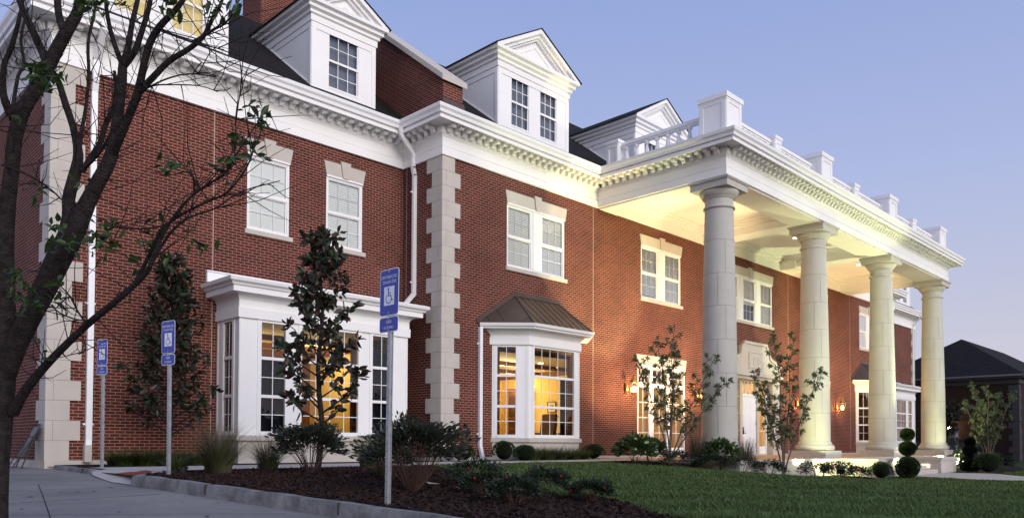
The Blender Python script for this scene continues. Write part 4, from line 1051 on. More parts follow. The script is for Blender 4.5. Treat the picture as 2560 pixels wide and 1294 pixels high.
# ---------------------------------------------------------------- portico
CX = [20.53, 26.98, 33.42, 39.87]; CYY = 11.80
def column(x):
    o = empty('column', (x, CYY, .58)); o.parent = B; o.location = Vector((x, CYY, .58))-wloc(B)
    p = MB(); p.box(x-.66, x+.66, CYY-.66, CYY+.66, .578, .82, 'column_stone'); 
    p.lathe((x, CYY, .82), [(.60, 0), (.635, .03), (.655, .09), (.645, .15), (.60, .20), (.565, .205), (.565, .25), (.535, .30), (.52, .32)], 'column_stone', 48); p.build('column_base', o)
    s_ = MB(); prof = []
    for k in range(25):
        t = k/24; prof.append((.515-.105*(t**1.7), t*6.72))
    s_.lathe((x, CYY, 1.14), prof, 'column_stone', 56)
    s_.lathe((x, CYY, 7.86), [(.41, 0), (.455, .01), (.468, .04), (.455, .07), (.41, .08)], 'column_stone', 48)
    # drum joints
    for k, t in enumerate((.143, .285, .43, .575, .715, .86)):
        rr_ = .515-.105*(t**1.7)+.0015; s_.lathe((x, CYY, 1.14+t*6.72), [(rr_, 0), (rr_, .010)], 'column_joint', 56)
    for k in range(0, 6, 1):
        an = R(232 if k % 2 else 205); z0 = 1.14+(k/6.95)*6.72; z1 = 1.14+((k+1)/6.95)*6.72
        rr_ = .515-.105*(((z0+z1)/2-1.14)/6.72)**1.7+.002
        c = (x+rr_*math.cos(an), CYY+rr_*math.sin(an))
        s_.tube([(x+(.515-.105*((z0-1.14)/6.72)**1.7)*math.cos(an), CYY+(.515-.105*((z0-1.14)/6.72)**1.7)*math.sin(an), z0), (c[0], c[1], (z0+z1)/2), (x+(.515-.105*((z1-1.14)/6.72)**1.7)*math.cos(an), CYY+(.515-.105*((z1-1.14)/6.72)**1.7)*math.sin(an), z1)], .006, 'column_joint', 4)
    s_.build('shaft', o)
    c = MB()
    c.lathe((x, CYY, 7.94), [(.41, 0), (.41, .20), (.43, .205), (.43, .225), (.455, .23), (.455, .25), (.50, .29), (.55, .36), (.565, .42), (.555, .455), (.50, .46)], 'column_stone', 48)
    c.box(x-.60, x+.60, CYY-.60, CYY+.60, 8.39, 8.60, 'column_stone'); c.box(x-.655, x+.655, CYY-.655, CYY+.655, 8.60, 8.645, 'column_stone'); c.box(x-.63, x+.63, CYY-.63, CYY+.63, 8.57, 8.602, 'column_stone')
    c.build('capital', o)
for x in CX: column(x)
# entablature undersides, box beams, coffered ceiling
be = MB(); wb = .97; zb = ZT-.055
be.box(XP0+.004, XP1-.004, YP+.004, YP+wb, zb, 9.44, 'white_paint')
be.box(XP0+.004, XP0+wb, YP+wb, YC-.075, zb+.001, 9.44, 'white_paint'); be.box(XP1-wb, XP1-.004, YP+wb, YC-.075, zb+.001, 9.44, 'white_paint')
be.build('portico_beam', B)
for x in CX[1:3]:
    c = MB(); c.box(x-.40, x+.40, YP+wb, YC-.075, 8.80, 9.3, 'white_paint'); c.box(x-.46, x+.46, YP+wb+.001, YC-.076, 9.08, 9.299, 'white_paint'); c.box(x-.52, x+.52, YP+wb+.002, YC-.077, 9.17, 9.298, 'white_paint')
    c.box(x-.55, x+.55, YC-.75, YC-.08, 8.72, 9.1, 'white_paint')
    c.build('portico_beam', B)
cl = MB(); cl.box(XP0+wb, XP1-wb, YP+wb, YC-.07, 9.302, 9.42, 'white_paint')
bays_ = [(XP0+wb, CX[1]-.4), (CX[1]+.4, CX[2]-.4), (CX[2]+.4, XP1-wb)]
for a, b in bays_:     # crown steps round each coffer
    for o1, z in ((.10, 9.08), (.16, 9.16), (.22, 9.235)):
        c0, c1 = YP+wb, YC-.076
        cl.box(a, b, c0, c0+o1, z, 9.30, 'white_paint'); cl.box(a, b, c1-o1, c1, z+.001, 9.30, 'white_paint')
        cl.box(a, a+o1, c0+o1, c1-o1, z+.002, 9.30, 'white_paint'); cl.box(b-o1, b, c0+o1, c1-o1, z+.0021, 9.30, 'white_paint')
cl.build('portico_ceiling', B)
for (x, y) in ((23.7, 13.9), (30.2, 13.9), (36.7, 13.9)):
    m = can(x, y, 9.30, r=.14)
    tag(m.build('ceiling_can_light'), {23.7: 'round recessed portico ceiling light nearest the first column', 30.2: 'round recessed portico ceiling light over the main entrance, middle of three', 36.7: 'round recessed portico ceiling light farthest along, near the third column'}[x], 'ceiling light', 'recessed lights in the portico ceiling')
    l = bpy.data.lights.new('can_spot', 'SPOT'); l.energy = 60; l.color = (1, .85, .6); l.spot_size = R(110); l.spot_blend = .8; l.shadow_soft_size = .1
    o = bpy.data.objects.new('can_spot', l); o.location = (x, y, 9.25); COL.objects.link(o)
# balustrade
def pier(x, y, hw, z1, cap, big):
    p = MB(); z0 = 9.755
    p.box(x-hw, x+hw, y-hw, y+hw, z0, z1-cap, 'white_paint')
    ov = .06 if big else .045
    p.box(x-hw-ov*.5, x+hw+ov*.5, y-hw-ov*.5, y+hw+ov*.5, z1-cap-.05, z1-cap, 'white_paint')
    p.box(x-hw-ov, x+hw+ov, y-hw-ov, y+hw+ov, z1-cap, z1, 'gutter_white')
    # raised panel frame on each face
    e_ = .13 if big else .09; tt = .022; zA, zB = z0+.12, z1-cap-.13
    for (ux, uy, nx, ny) in ((1, 0, 0, -1), (0, 1, -1, 0), (1, 0, 0, 1), (0, 1, 1, 0)):
        O = Vector((x, y, 0))+Vector((nx, ny, 0))*hw; U = Vector((ux, uy, 0)); N = Vector((nx, ny, 0)); w_ = hw
        for (a, b, c, d) in ((-w_, -w_+e_, zA-.12, zB+.13), (w_-e_, w_, zA-.12, zB+.13), (-w_+e_, w_-e_, zB, zB+.13), (-w_+e_, w_-e_, zA-.12, zA)):
            p.obox(O, U, N, (0, 0, 1), a, b, 0, tt, c, d, 'white_paint')
    return p.build('balustrade_pier', bal)
bal = B
RY = CYY-.05
for x in CX: pier(x, RY, .43, 11.12, .14, True)
mids = [(CX[i]+CX[i+1])/2 for i in range(3)]
for x in mids: pier(x, RY, .21, 10.90, .10, False)
for x in (CX[0]-.02, CX[3]+.02): pier(x, YC-.42, .22, 10.88, .10, False)
def bal_prof():
    return [(.075, 0), (.075, .08), (.05, .085), (.045, .14), (.07, .22), (.085, .31), (.07, .44), (.042, .58), (.040, .62), (.06, .64), (.06, .665), (.075, .67), (.075, .74)]
bproto = None
def run(a, b):
    global bproto
    a = Vector((*a, 0)); b = Vector((*b, 0)); d = b-a; L = d.length; d.normalize(); n_ = Vector((d.y, -d.x, 0))
    r = MB()
    r.obox(a, d, n_, (0, 0, 1), 0, L, -.08, .08, 9.80, 9.88, 'white_paint')
    r.obox(a, d, n_, (0, 0, 1), 0, L, -.075, .075, 10.615, 10.67, 'white_paint'); r.obox(a, d, n_, (0, 0, 1), 0, L, -.11, .11, 10.67, 10.72, 'white_paint'); r.obox(a, d, n_, (0, 0, 1), 0, L, -.09, .09, 10.72, 10.775, 'white_paint')
    r.build('balustrade_rail', bal)
    cnt = max(1, int(L/.36))
    for k in range(cnt):
        p = a+d*(L*(k+.5)/cnt)
        if bproto is None:
            m = MB(); m.lathe((p.x, p.y, 9.878), bal_prof(), 'white_paint', 12); bproto = m.build('baluster', bal)
        else:
            o = bproto.copy(); COL.objects.link(o); o.location = Vector((p.x, p.y, 9.878))-wloc(bal)
xs = sorted(CX+mids); hwx = {**{x: .43 for x in CX}, **{x: .21 for x in mids}}
for i in range(len(xs)-1): run((xs[i]+hwx[xs[i]], RY), (xs[i+1]-hwx[xs[i+1]], RY))
run((CX[0]-.02, YC-.64), (CX[0]-.02, RY+.43)); run((CX[3]+.02, RY+.43), (CX[3]+.02, YC-.64))

# platform, cheek blocks, steps
pl = MB(); pl.box(19.45, 40.95, 10.58, YC-.26, -.3, .48, 'limestone'); pl.box(19.41, 40.99, 10.53, YC-.262, .48, .575, 'limestone')
po = pl.build('portico_platform', B)
pv = MB(); pv.box(19.8, 40.6, 10.95, YC-.27, .575, .579, 'tan_paver'); pv.build('paving', po)
for x0, x1 in ((26.05, 27.95), (32.45, 34.35)):
    c = MB(); c.box(x0, x1, 9.35, 10.575, -.4, .47, 'limestone'); c.box(x0-.05, x1+.05, 9.30, 10.526, .47, .574, 'limestone')
    c.box((x0+x1)/2-.004, (x0+x1)/2+.004, 9.349, 9.36, -.4, .47, 'joint'); c.box(x0-.001, x0+.01, 9.95, 9.958, -.4, .47, 'joint')
    c.build('cheek_block', po)
st = MB()
for k in range(3): st.box(27.96, 32.44, 9.45+.37*k, 10.575, -.3, .02+.155*(k)+.1, 'limestone')
st.build('steps', po)
sll = MB(); sll.box(32.435, 32.448, 9.75, 10.02, .18, .30, 'step_light'); tag(sll.build('step_light'), 'small rectangular step light glowing in the right cheek wall of the steps', 'light')
lamp_point('step_point', (32.30, 9.88, .22), 4, (1, .6, .3), .05)

# downspouts ----------------------------------------------------------------
def downspout(pts, name='downspout', r=(.055, .042), shoe=None):
    d = MB()
    for i in range(len(pts)-1):
        a, b = Vector(pts[i]), Vector(pts[i+1]); t = (b-a).normalized()
        x = Vector((1, 0, 0)) if abs(t.x) < .9 else Vector((0, 1, 0)); x = (x-t*x.dot(t)).normalized(); y_ = t.cross(x)
        ex = .03 if 0 < i < len(pts)-1 else 0
        d.obox(a-t*ex, x, y_, t, -r[0], r[0], -r[1], r[1], 0, (b-a).length+ex, 'gutter_white')
    for z in ((pts[-1][2]+.7), (pts[-1][2]+3.2)):
        p = pts[-2]; d.box(p[0]-.10, p[0]+.10, p[1]+.02, p[1]+.047, z, z+.04, 'gutter_white')
    return d.build(name, B)
yy = YW-.06
downspout([(5.36, YW-.57, 9.56), (5.36, YW-.57, 9.42), (5.36, yy-.06, 8.95), (5.36, yy-.06, 8.5), (5.36, yy, 8.3), (5.36, yy, 1.05), (5.33, yy-.04, .66)], r=(.058, .045))
m = MB(); m.box(5.265, 5.40, yy-.11, yy+.03, .60, .95, 'limestone'); m.build('downspout_boot', B)
xx = XC-.055
downspout([(XC-.60, YW-.66, 9.56), (XC-.56, YW-.62, 9.38), (xx-.05, YW-.57, 8.98), (xx-.05, YW-.57, 8.6), (xx, YW-.57, 8.4), (xx, YW-.57, 5.12), (xx-.34, YW-.52, 4.72)])
downspout([(14.80, YC-.06, 4.24), (14.80, YC-.06, .95), (14.84, YC-.14, .56)], r=(.052, .042))
downspout([(XR-.45, YW-.57, 9.56), (XR-.45, YW-.57, 9.42), (XR-.45, YW-.12, 8.9), (XR-.45, YW-.06, 8.6), (XR-.45, YW-.06, 4.9)])

# ================================================================ wall lanterns
def copy_tree(o, parent=None):
    c = o.copy(); COL.objects.link(c); c.parent = parent
    for ch_ in list(o.children): copy_tree(ch_, c)
    return c
def lantern(x, y, z, label):
    r = empty('wall_lantern', (x, y, z), label, 'lantern', 'brass lanterns on the brick wall')
    m = MB(); m.lathe((x, y+.30, z+.30), [(.07, -.12), (.075, 0), (.07, .12)], 'brass', 14); m.box(x-.06, x+.06, y+.325, y+.352, z+.12, z+.50, 'brass'); m.build('back_plate', r)
    m = MB(); pts = [(x, y+.33, z+.34), (x, y+.22, z+.20), (x, y+.14, z+.06), (x, y+.02, z-.02), (x, y, z+.10)]; m.tube(pts, .014, 'brass', 6)
    pts = [(x, y+.05, z-.02), (x, y+.02, z-.10), (x, y-.04, z-.12), (x, y-.06, z-.07), (x, y-.03, z-.04)]; m.tube(pts, .010, 'brass', 6); m.build('scroll_arm', r)
    m = MB(); n = 6
    for k in range(n):
        a = 2*PI*k/n+.3; c, s_ = math.cos(a), math.sin(a)
        m.tube([(x+.085*c, y+.085*s_, z+.12), (x+.15*c, y+.15*s_, z+.45)], .010, 'brass', 5)
        a2 = 2*PI*(k+1)/n+.3; c2, s2 = math.cos(a2), math.sin(a2)
        m.tube([(x+.15*c, y+.15*s_, z+.45), (x+.15*c2, y+.15*s2, z+.45)], .012, 'brass', 5); m.tube([(x+.085*c, y+.085*s_, z+.12), (x+.085*c2, y+.085*s2, z+.12)], .010, 'brass', 5)
    m.lathe((x, y, z+.06), [(.02, 0), (.07, .03), (.09, .06)], 'brass', 12)
    m.build('cage', r)
    m = MB(); m.lathe((x, y, z+.45), [(.165, 0), (.12, .06), (.05, .13), (.045, .16), (.065, .18), (.03, .23), (.012, .30)], 'brass', 12); m.build('cap', r)
    m = MB()
    for k in range(3):
        a = 2*PI*k/3; m.lathe((x+.035*math.cos(a), y+.035*math.sin(a), z+.14), [(.012, 0), (.013, .10), (.022, .13), (.018, .17), (.004, .20)], 'bulb', 8)
    m.build('bulb', r)
    l = lamp_point('lantern_light', (x, y-.02, z+.27), 120, (1.0, .55, .22), .05)
    return r
for x, lab in ((21.54, 'lit brass wall lantern left of the glazed doors, nearest the angled bay window'), (25.94, 'lit brass wall lantern behind the first column, right of the nearer glazed doors'),
               (34.46, 'lit brass wall lantern between the main entrance and the farther glazed doors'), (38.86, 'lit brass wall lantern right of the third column, farthest along the brick wall')):
    lantern(x, YC-.36, 2.62, lab)

# ground floodlights ---------------------------------------------------------
def flood(x, y, z, tgt, power, label, col=(.94, 1.0, .50), cone=95):
    t = Vector(tgt); p = Vector((x, y, z)); d = (t-p).normalized()
    r = empty('ground_floodlight', (x, y, z), label, 'floodlight', 'ground floodlights in the beds before the portico')
    m = MB(); m.tube([(x, y, z-.02), (x, y, z+.12)], .02, 'black_metal', 6); m.tube([(x-.1, y, z+.12), (x+.1, y, z+.12)], .012, 'black_metal', 6); m.build('stand', r)
    U = Vector((d.y, -d.x, 0)).normalized(); V = d.cross(U)
    c = p+Vector((0, 0, .22)); m = MB(); m.obox(c, U, V, d, -.11, .11, -.08, .08, -.10, .06, 'black_metal'); m.obox(c, U, V, d, -.12, .12, -.09, -.08, .0, .10, 'black_metal'); m.build('housing', r)
    m = MB(); m.obox(c, U, V, d, -.095, .095, -.065, .065, .0605, .063, 'flood_lens'); m.build('lens', r)
    l = bpy.data.lights.new('flood_beam', 'SPOT'); l.energy = power; l.color = col; l.spot_size = R(cone); l.spot_blend = .35; l.shadow_soft_size = .08
    o = bpy.data.objects.new('flood_beam', l); o.location = c+d*.12; o.rotation_euler = d.to_track_quat('-Z', 'Y').to_euler(); COL.objects.link(o)
flood(36.6, 8.9, .02, (25.5, 15.3, 8.0), 3000, 'black floodlight in the bed just right of the far cheek block', cone=80)
flood(23.6, 9.55, .05, (27.6, 11.8, 2.6), 700, 'black floodlight among the roses, aimed at the second column and the cheek block', cone=100)
flood(37.4, 9.3, .02, (39.6, 12.2, 4.2), 420, 'black floodlight in front of the fourth column', cone=80)
flood(21.35, 12.75, .60, (19.55, 15.9, 9.0), 1700, 'black floodlight on the paving behind the first column, aimed at the cornice corner', cone=58)
flood(22.9, 9.75, .12, (22.9, 15.95, 5.0), 3900, 'added black floodlight hidden among the rose bushes, warming the brick wall over the glazed doors', col=(1, .66, .32), cone=74)  # extra warm flood, added to spread an orange glow over the brick
flood(36.3, 9.9, .02, (37.6, 15.95, 4.6), 3000, 'added black floodlight right of the far cheek block, warming the wall at the farther glazed doors', col=(1, .62, .26), cone=74)  # second added warm flood, for orange on the far end of the wall
flood(27.5, 9.08, -.02, (31.0, 12.4, 9.0), 900, 'black floodlight behind the left topiary, aimed up at the cornice', cone=100)

# ================================================================ neighbouring building
nb = empty('neighbour_house', (66, 18, 0), 'dark brick building with a low black hip roof behind the portico at the far right', 'building')
NX, NY0, NY1, NE = 62.0, 13.0, 22.4, 5.75
m = MB(); m.box(NX, NX+22, NY0, NY1, -.6, NE-.45, 'dusk_brick'); m.build('brick_wall', nb)
m = MB(); m.box(NX-.05, NX+22.05, NY0-.05, NY1+.05, NE-.46, NE-.12, 'stone_grey'); m.box(NX-.35, NX+22.3, NY0-.35, NY1+.35, NE-.12, NE+.02, 'stone_grey')
m.box(NX-.45, NX+22.4, NY0-.45, NY1+.45, NE+.02, NE+.14, 'utility_grey'); m.build('cornice', nb)
m = MB(); x0, x1, y0, y1, z0 = NX-.42, NX+22.4, NY0-.42, NY1+.42, NE+.12; hh = (y1-y0)/2; zr = z0+hh*.64; ym = (y0+y1)/2
m.face([(x0, y1, z0), (x0, y0, z0), (x0+hh, ym, zr)], 'shingle'); m.face([(x0, y0, z0), (x1, y0, z0), (x1-hh, ym, zr), (x0+hh, ym, zr)], 'shingle')
m.face([(x1, y0, z0), (x1, y1, z0), (x1-hh, ym, zr)], 'shingle'); m.face([(x1, y1, z0), (x0, y1, z0), (x0+hh, ym, zr), (x1-hh, ym, zr)], 'shingle'); m.build('roof', nb)
m = MB()
for i in range(13):
    z = -.3+i*.42; f_ = .62 if i % 2 else .4; m.box(NX-.03, NX+f_, NY0-.03, NY0+.02, z, z+.41, 'stone_grey'); m.box(NX-.031, NX+.02, NY0-.029, NY0+(1.02-f_), z+.001, z+.409, 'stone_grey')
m.build('quoin', nb)
m = MB(); m.box(NX-.06, NX-.01, NY0, NY1, -.6, .35, 'stone_grey'); m.build('plinth', nb)
ub = empty('utility_cabinet', (60.2, 17.0, -.05), 'tall pale grey utility cabinet against the dark brick building, with a yellow sticker', 'cabinet')
m = MB(); m.box(59.9, 60.6, 16.35, 17.75, -.1, 2.05, 'utility_grey'); m.box(59.85, 60.65, 16.3, 17.8, 2.05, 2.12, 'utility_grey'); m.build('cabinet_body', ub)
m = MB(); m.box(59.885, 59.899, 16.42, 17.05, .05, 1.98, 'utility_grey'); m.box(59.885, 59.899, 17.08, 17.68, .05, 1.98, 'utility_grey'); m.box(59.87, 59.884, 16.5, 16.56, .9, 1.1, 'black_metal'); m.build('cabinet_door', ub)
m = MB(); m.box(59.872, 59.884, 16.98, 17.28, 1.45, 1.72, 'yellow_sticker'); m.build('warning_sticker', ub)
wl = empty('wall_lamp', (61.8, 17.4, 2.3), 'glaring lamp on the dark brick building above the utility cabinet', 'lamp')
m = MB(); m.box(61.75, 61.98, 17.1, 17.5, 2.2, 2.5, 'black_metal'); m.build('housing', wl)
m = MB(); m.box(61.60, 61.749, 17.12, 17.48, 2.2, 2.44, 'bulb'); m.build('lens', wl)
lamp_point('wall_lamp_light', (61.4, 17.3, 2.3), 60, (1, .5, .2), .1)
vb = empty('wall_vent', (61.9, 15.3, .8), 'small black louvred vent on the dark brick building right of the cabinet', 'vent')
m = MB(); m.box(61.85, 61.985, 15.0, 15.6, .7, 1.1, 'black_metal'); m.build('vent_box', vb)
m = MB(); [m.box(61.82, 61.849, 15.03, 15.57, .74+.09*k, .76+.09*k, 'utility_grey') for k in range(4)]; m.build('louvre', vb)
cb = MB(); pts = [(61.0, 12.6+k*1.0, 2.75-.02*(k-3)**2*.5+.1*k*.3) for k in range(8)]; cb.tube(pts, .03, 'black_metal', 5); tag(cb.build('cable'), 'black cable sagging across the dark brick building', 'cable')

# ================================================================ signs
def text_mesh(mb, body, size, place, m):
    """flat lettering: place(x, y) -> 3d point"""
    c = bpy.data.curves.new('t', 'FONT'); c.body = body; c.size = size; c.align_x = 'CENTER'; c.align_y = 'CENTER'; c.resolution_u = 2
    o = bpy.data.objects.new('t', c); COL.objects.link(o)
    me = bpy.data.meshes.new_from_object(o.evaluated_get(bpy.context.evaluated_depsgraph_get()))
    for p in me.polygons: mb.face([place(me.vertices[i].co.x, me.vertices[i].co.y) for i in p.vertices], m)
    bpy.data.objects.remove(o); bpy.data.curves.remove(c); bpy.data.meshes.remove(me)
def parking_sign(x, y, z0, ztop, yaw, tilt, label):
    """face looks to -X; yaw turns it about the post"""
    r = empty('parking_sign', (x, y, z0), label, 'parking sign', 'accessible parking signs along the kerb')
    a = R(yaw); T = Vector((-math.sin(a)*0+0, 0, 0))
    U = Vector((-math.sin(a), -math.cos(a), 0)); N = Vector((-math.cos(a), math.sin(a), 0)); Z = Vector((0, 0, 1)); O = Vector((x, y, 0))
    lean = Vector((math.tan(R(tilt))*.4, -math.tan(R(tilt)), 0))
    def q(u, n, z): return O+U*u+N*n+Z*z+lean*(z-z0)
    p = MB(); w_ = .038
    sec = [(-w_, .0), (-w_, .006), (-w_+.016, .006), (-w_+.016, .030), (w_-.016, .030), (w_-.016, .006), (w_, .006), (w_, .0), (w_-.022, .0), (w_-.022, .024), (-w_+.022, .024), (-w_+.022, .0)]
    A = [q(u, n, z0-.1) for u, n in sec]; d = q(0, 0, ztop+.0)-q(0, 0, z0-.1)
    p.prism(A, d, 'galvanized'); 
    k = 0
    zz = z0+.1
    while zz < ztop-.7: p.obox(q(0, .0305, zz), U, N, Z, -.005, .005, 0, .0008, -.005, .005, 'dark_joint'); zz += .075
    p.build('post', r)
    def rounded(w, h, rad, zc, n0, n1, m, mbx):
        pts = []
        for cx_, cz_, a0 in ((w/2-rad, h/2-rad, 0), (-w/2+rad, h/2-rad, 90), (-w/2+rad, -h/2+rad, 180), (w/2-rad, -h/2+rad, 270)):
            for k in range(5): an = R(a0+90*k/4); pts.append((cx_+rad*math.cos(an), zc+cz_+rad*math.sin(an)))
        A = [q(u, n0, z) for u, z in pts]; mbx.prism([tuple(v) for v in A], N*(n1-n0), m)
    up_ = MB(); zc = ztop-.2285
    rounded(.305, .457, .035, zc, .032, .035, 'sign_white', up_); rounded(.291, .443, .030, zc, .035, .0356, 'sign_blue', up_)
    pl_ = lambda xx, zz, zb: tuple(q(xx, .0366, zb+zz))
    text_mesh(up_, 'PERMIT PARKING ONLY', .034, lambda a_, b_: pl_(a_*.72, b_*1.35, zc+.150), 'sign_white')
    text_mesh(up_, 'TOW-AWAY ZONE', .034, lambda a_, b_: pl_(a_*.75, b_*1.35, zc+.100), 'sign_white')
    w2, h2 = .165, .185; zi = zc-.035
    up_.prism([tuple(q(a_, .0356, zi+b_)) for a_, b_ in ((-w2/2, -h2/2), (w2/2, -h2/2), (w2/2, h2/2), (-w2/2, h2/2))], N*.0006, 'sign_white')
    for zb_ in (ztop-.025, ztop-.43): up_.tube([tuple(q(0, .035, zb_)), tuple(q(0, .042, zb_))], .010, 'galvanized', 8)
    so_ = up_.build('sign_plate', r)
    ic = MB()
    def stroke(p1, p2, wd):
        (a1, b1), (a2, b2) = p1, p2; L = math.hypot(a2-a1, b2-b1); nx, ny = -(b2-b1)/L*wd/2, (a2-a1)/L*wd/2
        ic.face([q(u, .0368, zi+z) for u, z in ((a1-nx, b1-ny), (a2-nx, b2-ny), (a2+nx, b2+ny), (a1+nx, b1+ny))], 'sign_blue')
    ic.face([q(-.012+.013*math.cos(t), .0368, zi+.070+.013*math.sin(t)) for t in [2*PI*k/12 for k in range(12)]], 'sign_blue')
    stroke((-.012, .060), (-.008, .0), .013); stroke((-.012, .030), (.026, .028), .009); stroke((-.010, .003), (.030, .001), .011); stroke((.029, .004), (.046, -.050), .011); stroke((.044, -.048), (.064, -.040), .010)
    for k in range(11):
        t0, t1 = R(110+k*22), R(110+(k+1)*22+1); cx_, cz_ = -.008, -.030
        stroke((cx_+.042*math.cos(t0), cz_+.042*math.sin(t0)), (cx_+.042*math.cos(t1), cz_+.042*math.sin(t1)), .009)
    ic.build('wheelchair_symbol', so_)
    lo = MB(); zl = ztop-.457-.012-.075
    rounded(.305, .15, .030, zl, .032, .035, 'sign_white', lo); rounded(.291, .136, .025, zl, .035, .0356, 'sign_blue', lo)
    text_mesh(lo, 'VAN', .052, lambda a_, b_: pl_(a_*.85, b_, zl+.025), 'sign_white')
    text_mesh(lo, 'ACCESSIBLE', .036, lambda a_, b_: pl_(a_*.85, b_, zl-.030), 'sign_white')
    for zb_ in (zl+.058, zl-.058): lo.tube([tuple(q(0, .035, zb_)), tuple(q(0, .042, zb_))], .008, 'galvanized', 8)
    lo.build('van_plate', r)
parking_sign(4.62, 6.27, .38, 2.71, 0, .6, 'largest blue accessible parking sign on the galvanised post nearest the camera')
parking_sign(4.42, 11.08, .50, 2.70, -12, -.4, 'blue accessible parking sign in front of the left magnolia, middle of three')
parking_sign(4.74, 14.78, .50, 2.81, -14, -.3, 'blue accessible parking sign beside the left downspout, farthest and smallest of three')

# folded chair leaning on the end wall --------------------------------------
fc = empty('folding_chair', (4.4, 17.95, .5), 'black metal folding chair leaning against the stone corner at the left end', 'chair')
m = MB()
for yy_ in (17.72, 18.14):
    m.tube([(4.20, yy_, .49), (4.36, yy_, .95), (4.50, yy_, 1.32), (4.53, (yy_+17.93)/2, 1.36), (4.53, 17.93, 1.37)], .013, 'black_metal', 6)
m.build('front_frame', fc)
m = MB()
for yy_ in (17.75, 18.11): m.tube([(4.05, yy_, .49), (4.25, yy_, .86), (4.44, yy_, 1.16)], .012, 'black_metal', 6)
m.tube([(4.10, 17.75, .58), (4.10, 18.11, .58)], .009, 'black_metal', 6); m.build('rear_frame', fc)
m = MB(); m.prism([(4.20, 17.76, .72), (4.40, 17.76, 1.10), (4.43, 17.76, 1.085), (4.23, 17.76, .705)], (0, .34, 0), 'black_metal'); m.build('seat', fc)
m = MB(); m.prism([(4.41, 17.74, 1.12), (4.50, 17.74, 1.32), (4.515, 17.74, 1.31), (4.425, 17.74, 1.11)], (0, .38, 0), 'black_metal'); m.build('backrest', fc)

# ================================================================ vegetation
def tuft(name, label, cat, x, y, n, h, rad, lean, wd, m, seed, group=None, plume=0, zoff=.02):
    g = np.random.default_rng(seed); a = g.random(n)*2*PI; rr_ = rad*.35*np.sqrt(g.random(n))
    Bp = np.stack([x+rr_*np.cos(a), y+rr_*np.sin(a), np.full(n, G(x, y)+zoff)], 1); out = np.stack([np.cos(a), np.sin(a), np.zeros(n)], 1)
    H = h*(.55+.5*g.random(n)); mi = (g.random(n) < plume).astype(int)
    H = np.where(mi == 1, h*(.95+.25*g.random(n)), H)
    ln = lean*(.3+g.random(n)*1.1); ln = np.where(mi == 1, lean*(.2+.5*g.random(n)), ln)
    return blades(name, Bp, H, ln, wd, m, seed=seed, mats=[m, 'plume'] if plume else None, midx=mi if plume else None, out=out, seg=4, label=label, cat=cat, group=group)
gg = 'fountain grasses in the front mulch bed'
tuft('ornamental_grass', 'large plumed fountain grass beside the middle parking sign', 'grass plant', 5.25, 11.35, 900, .78, .5, .75, .007, 'blade_grass', 3, gg, .30)
tuft('ornamental_grass', 'mid-sized fountain grass between the large one and the rounded nandina', 'grass plant', 6.55, 12.3, 600, .62, .45, .7, .006, 'blade_grass', 4, gg, .25)
tuft('ornamental_grass', 'low green grass clump right at the foot of the middle parking sign', 'grass plant', 5.02, 12.3, 450, .38, .35, .9, .006, 'blade_liriope', 5, gg)
tuft('ornamental_grass', 'fountain grass behind and between the two rounded shrubs', 'grass plant', 8.6, 12.3, 700, .62, .45, .7, .006, 'blade_grass', 6, gg, .25)
tuft('ornamental_grass', 'small wispy grass left of the nearest sign post', 'grass plant', 7.2, 9.9, 350, .42, .35, .8, .005, 'blade_grass', 61, gg, .2)
gg = 'liriope clumps along the brick wall'
k = 0
for x, y, h, lab in ((5.62, 16.35, .34, 'strappy liriope clump nearest the left downspout'), (5.98, 16.1, .36, 'strappy liriope clump between the farthest sign and the left magnolia'), (6.35, 15.95, .34, 'strappy liriope clump just left of the left magnolia trunk'), (6.95, 16.2, .30, 'strappy liriope clump just right of the left magnolia trunk'),
                  (15.75, 14.9, .42, 'tall liriope clump under the left edge of the angled bay window front'), (16.35, 14.9, .42, 'tall liriope clump under the middle of the angled bay window'), (16.95, 14.95, .40, 'tall liriope clump under the right half of the angled bay window'), (17.6, 15.0, .40, 'liriope clump under the right edge of the angled bay window'), (18.3, 15.2, .34, 'liriope clump beside the right-hand boxwood by the angled bay')):
    k += 1; tuft('liriope', lab, 'liriope', x, y, 620, h*1.35, .75, 1.25, .014, 'blade_liriope', 20+k, gg)
gg = 'plumed grasses in front of the first column'
tuft('ornamental_grass', 'tall plumed grass in front of the first column base', 'grass plant', 19.0, 11.6, 600, .95, .5, .45, .010, 'blade_grass', 41, gg, .4)
tuft('ornamental_grass', 'tall plumed grass in front of the entrance door', 'grass plant', 20.5, 11.0, 600, .95, .5, .45, .010, 'blade_grass', 42, gg, .4)

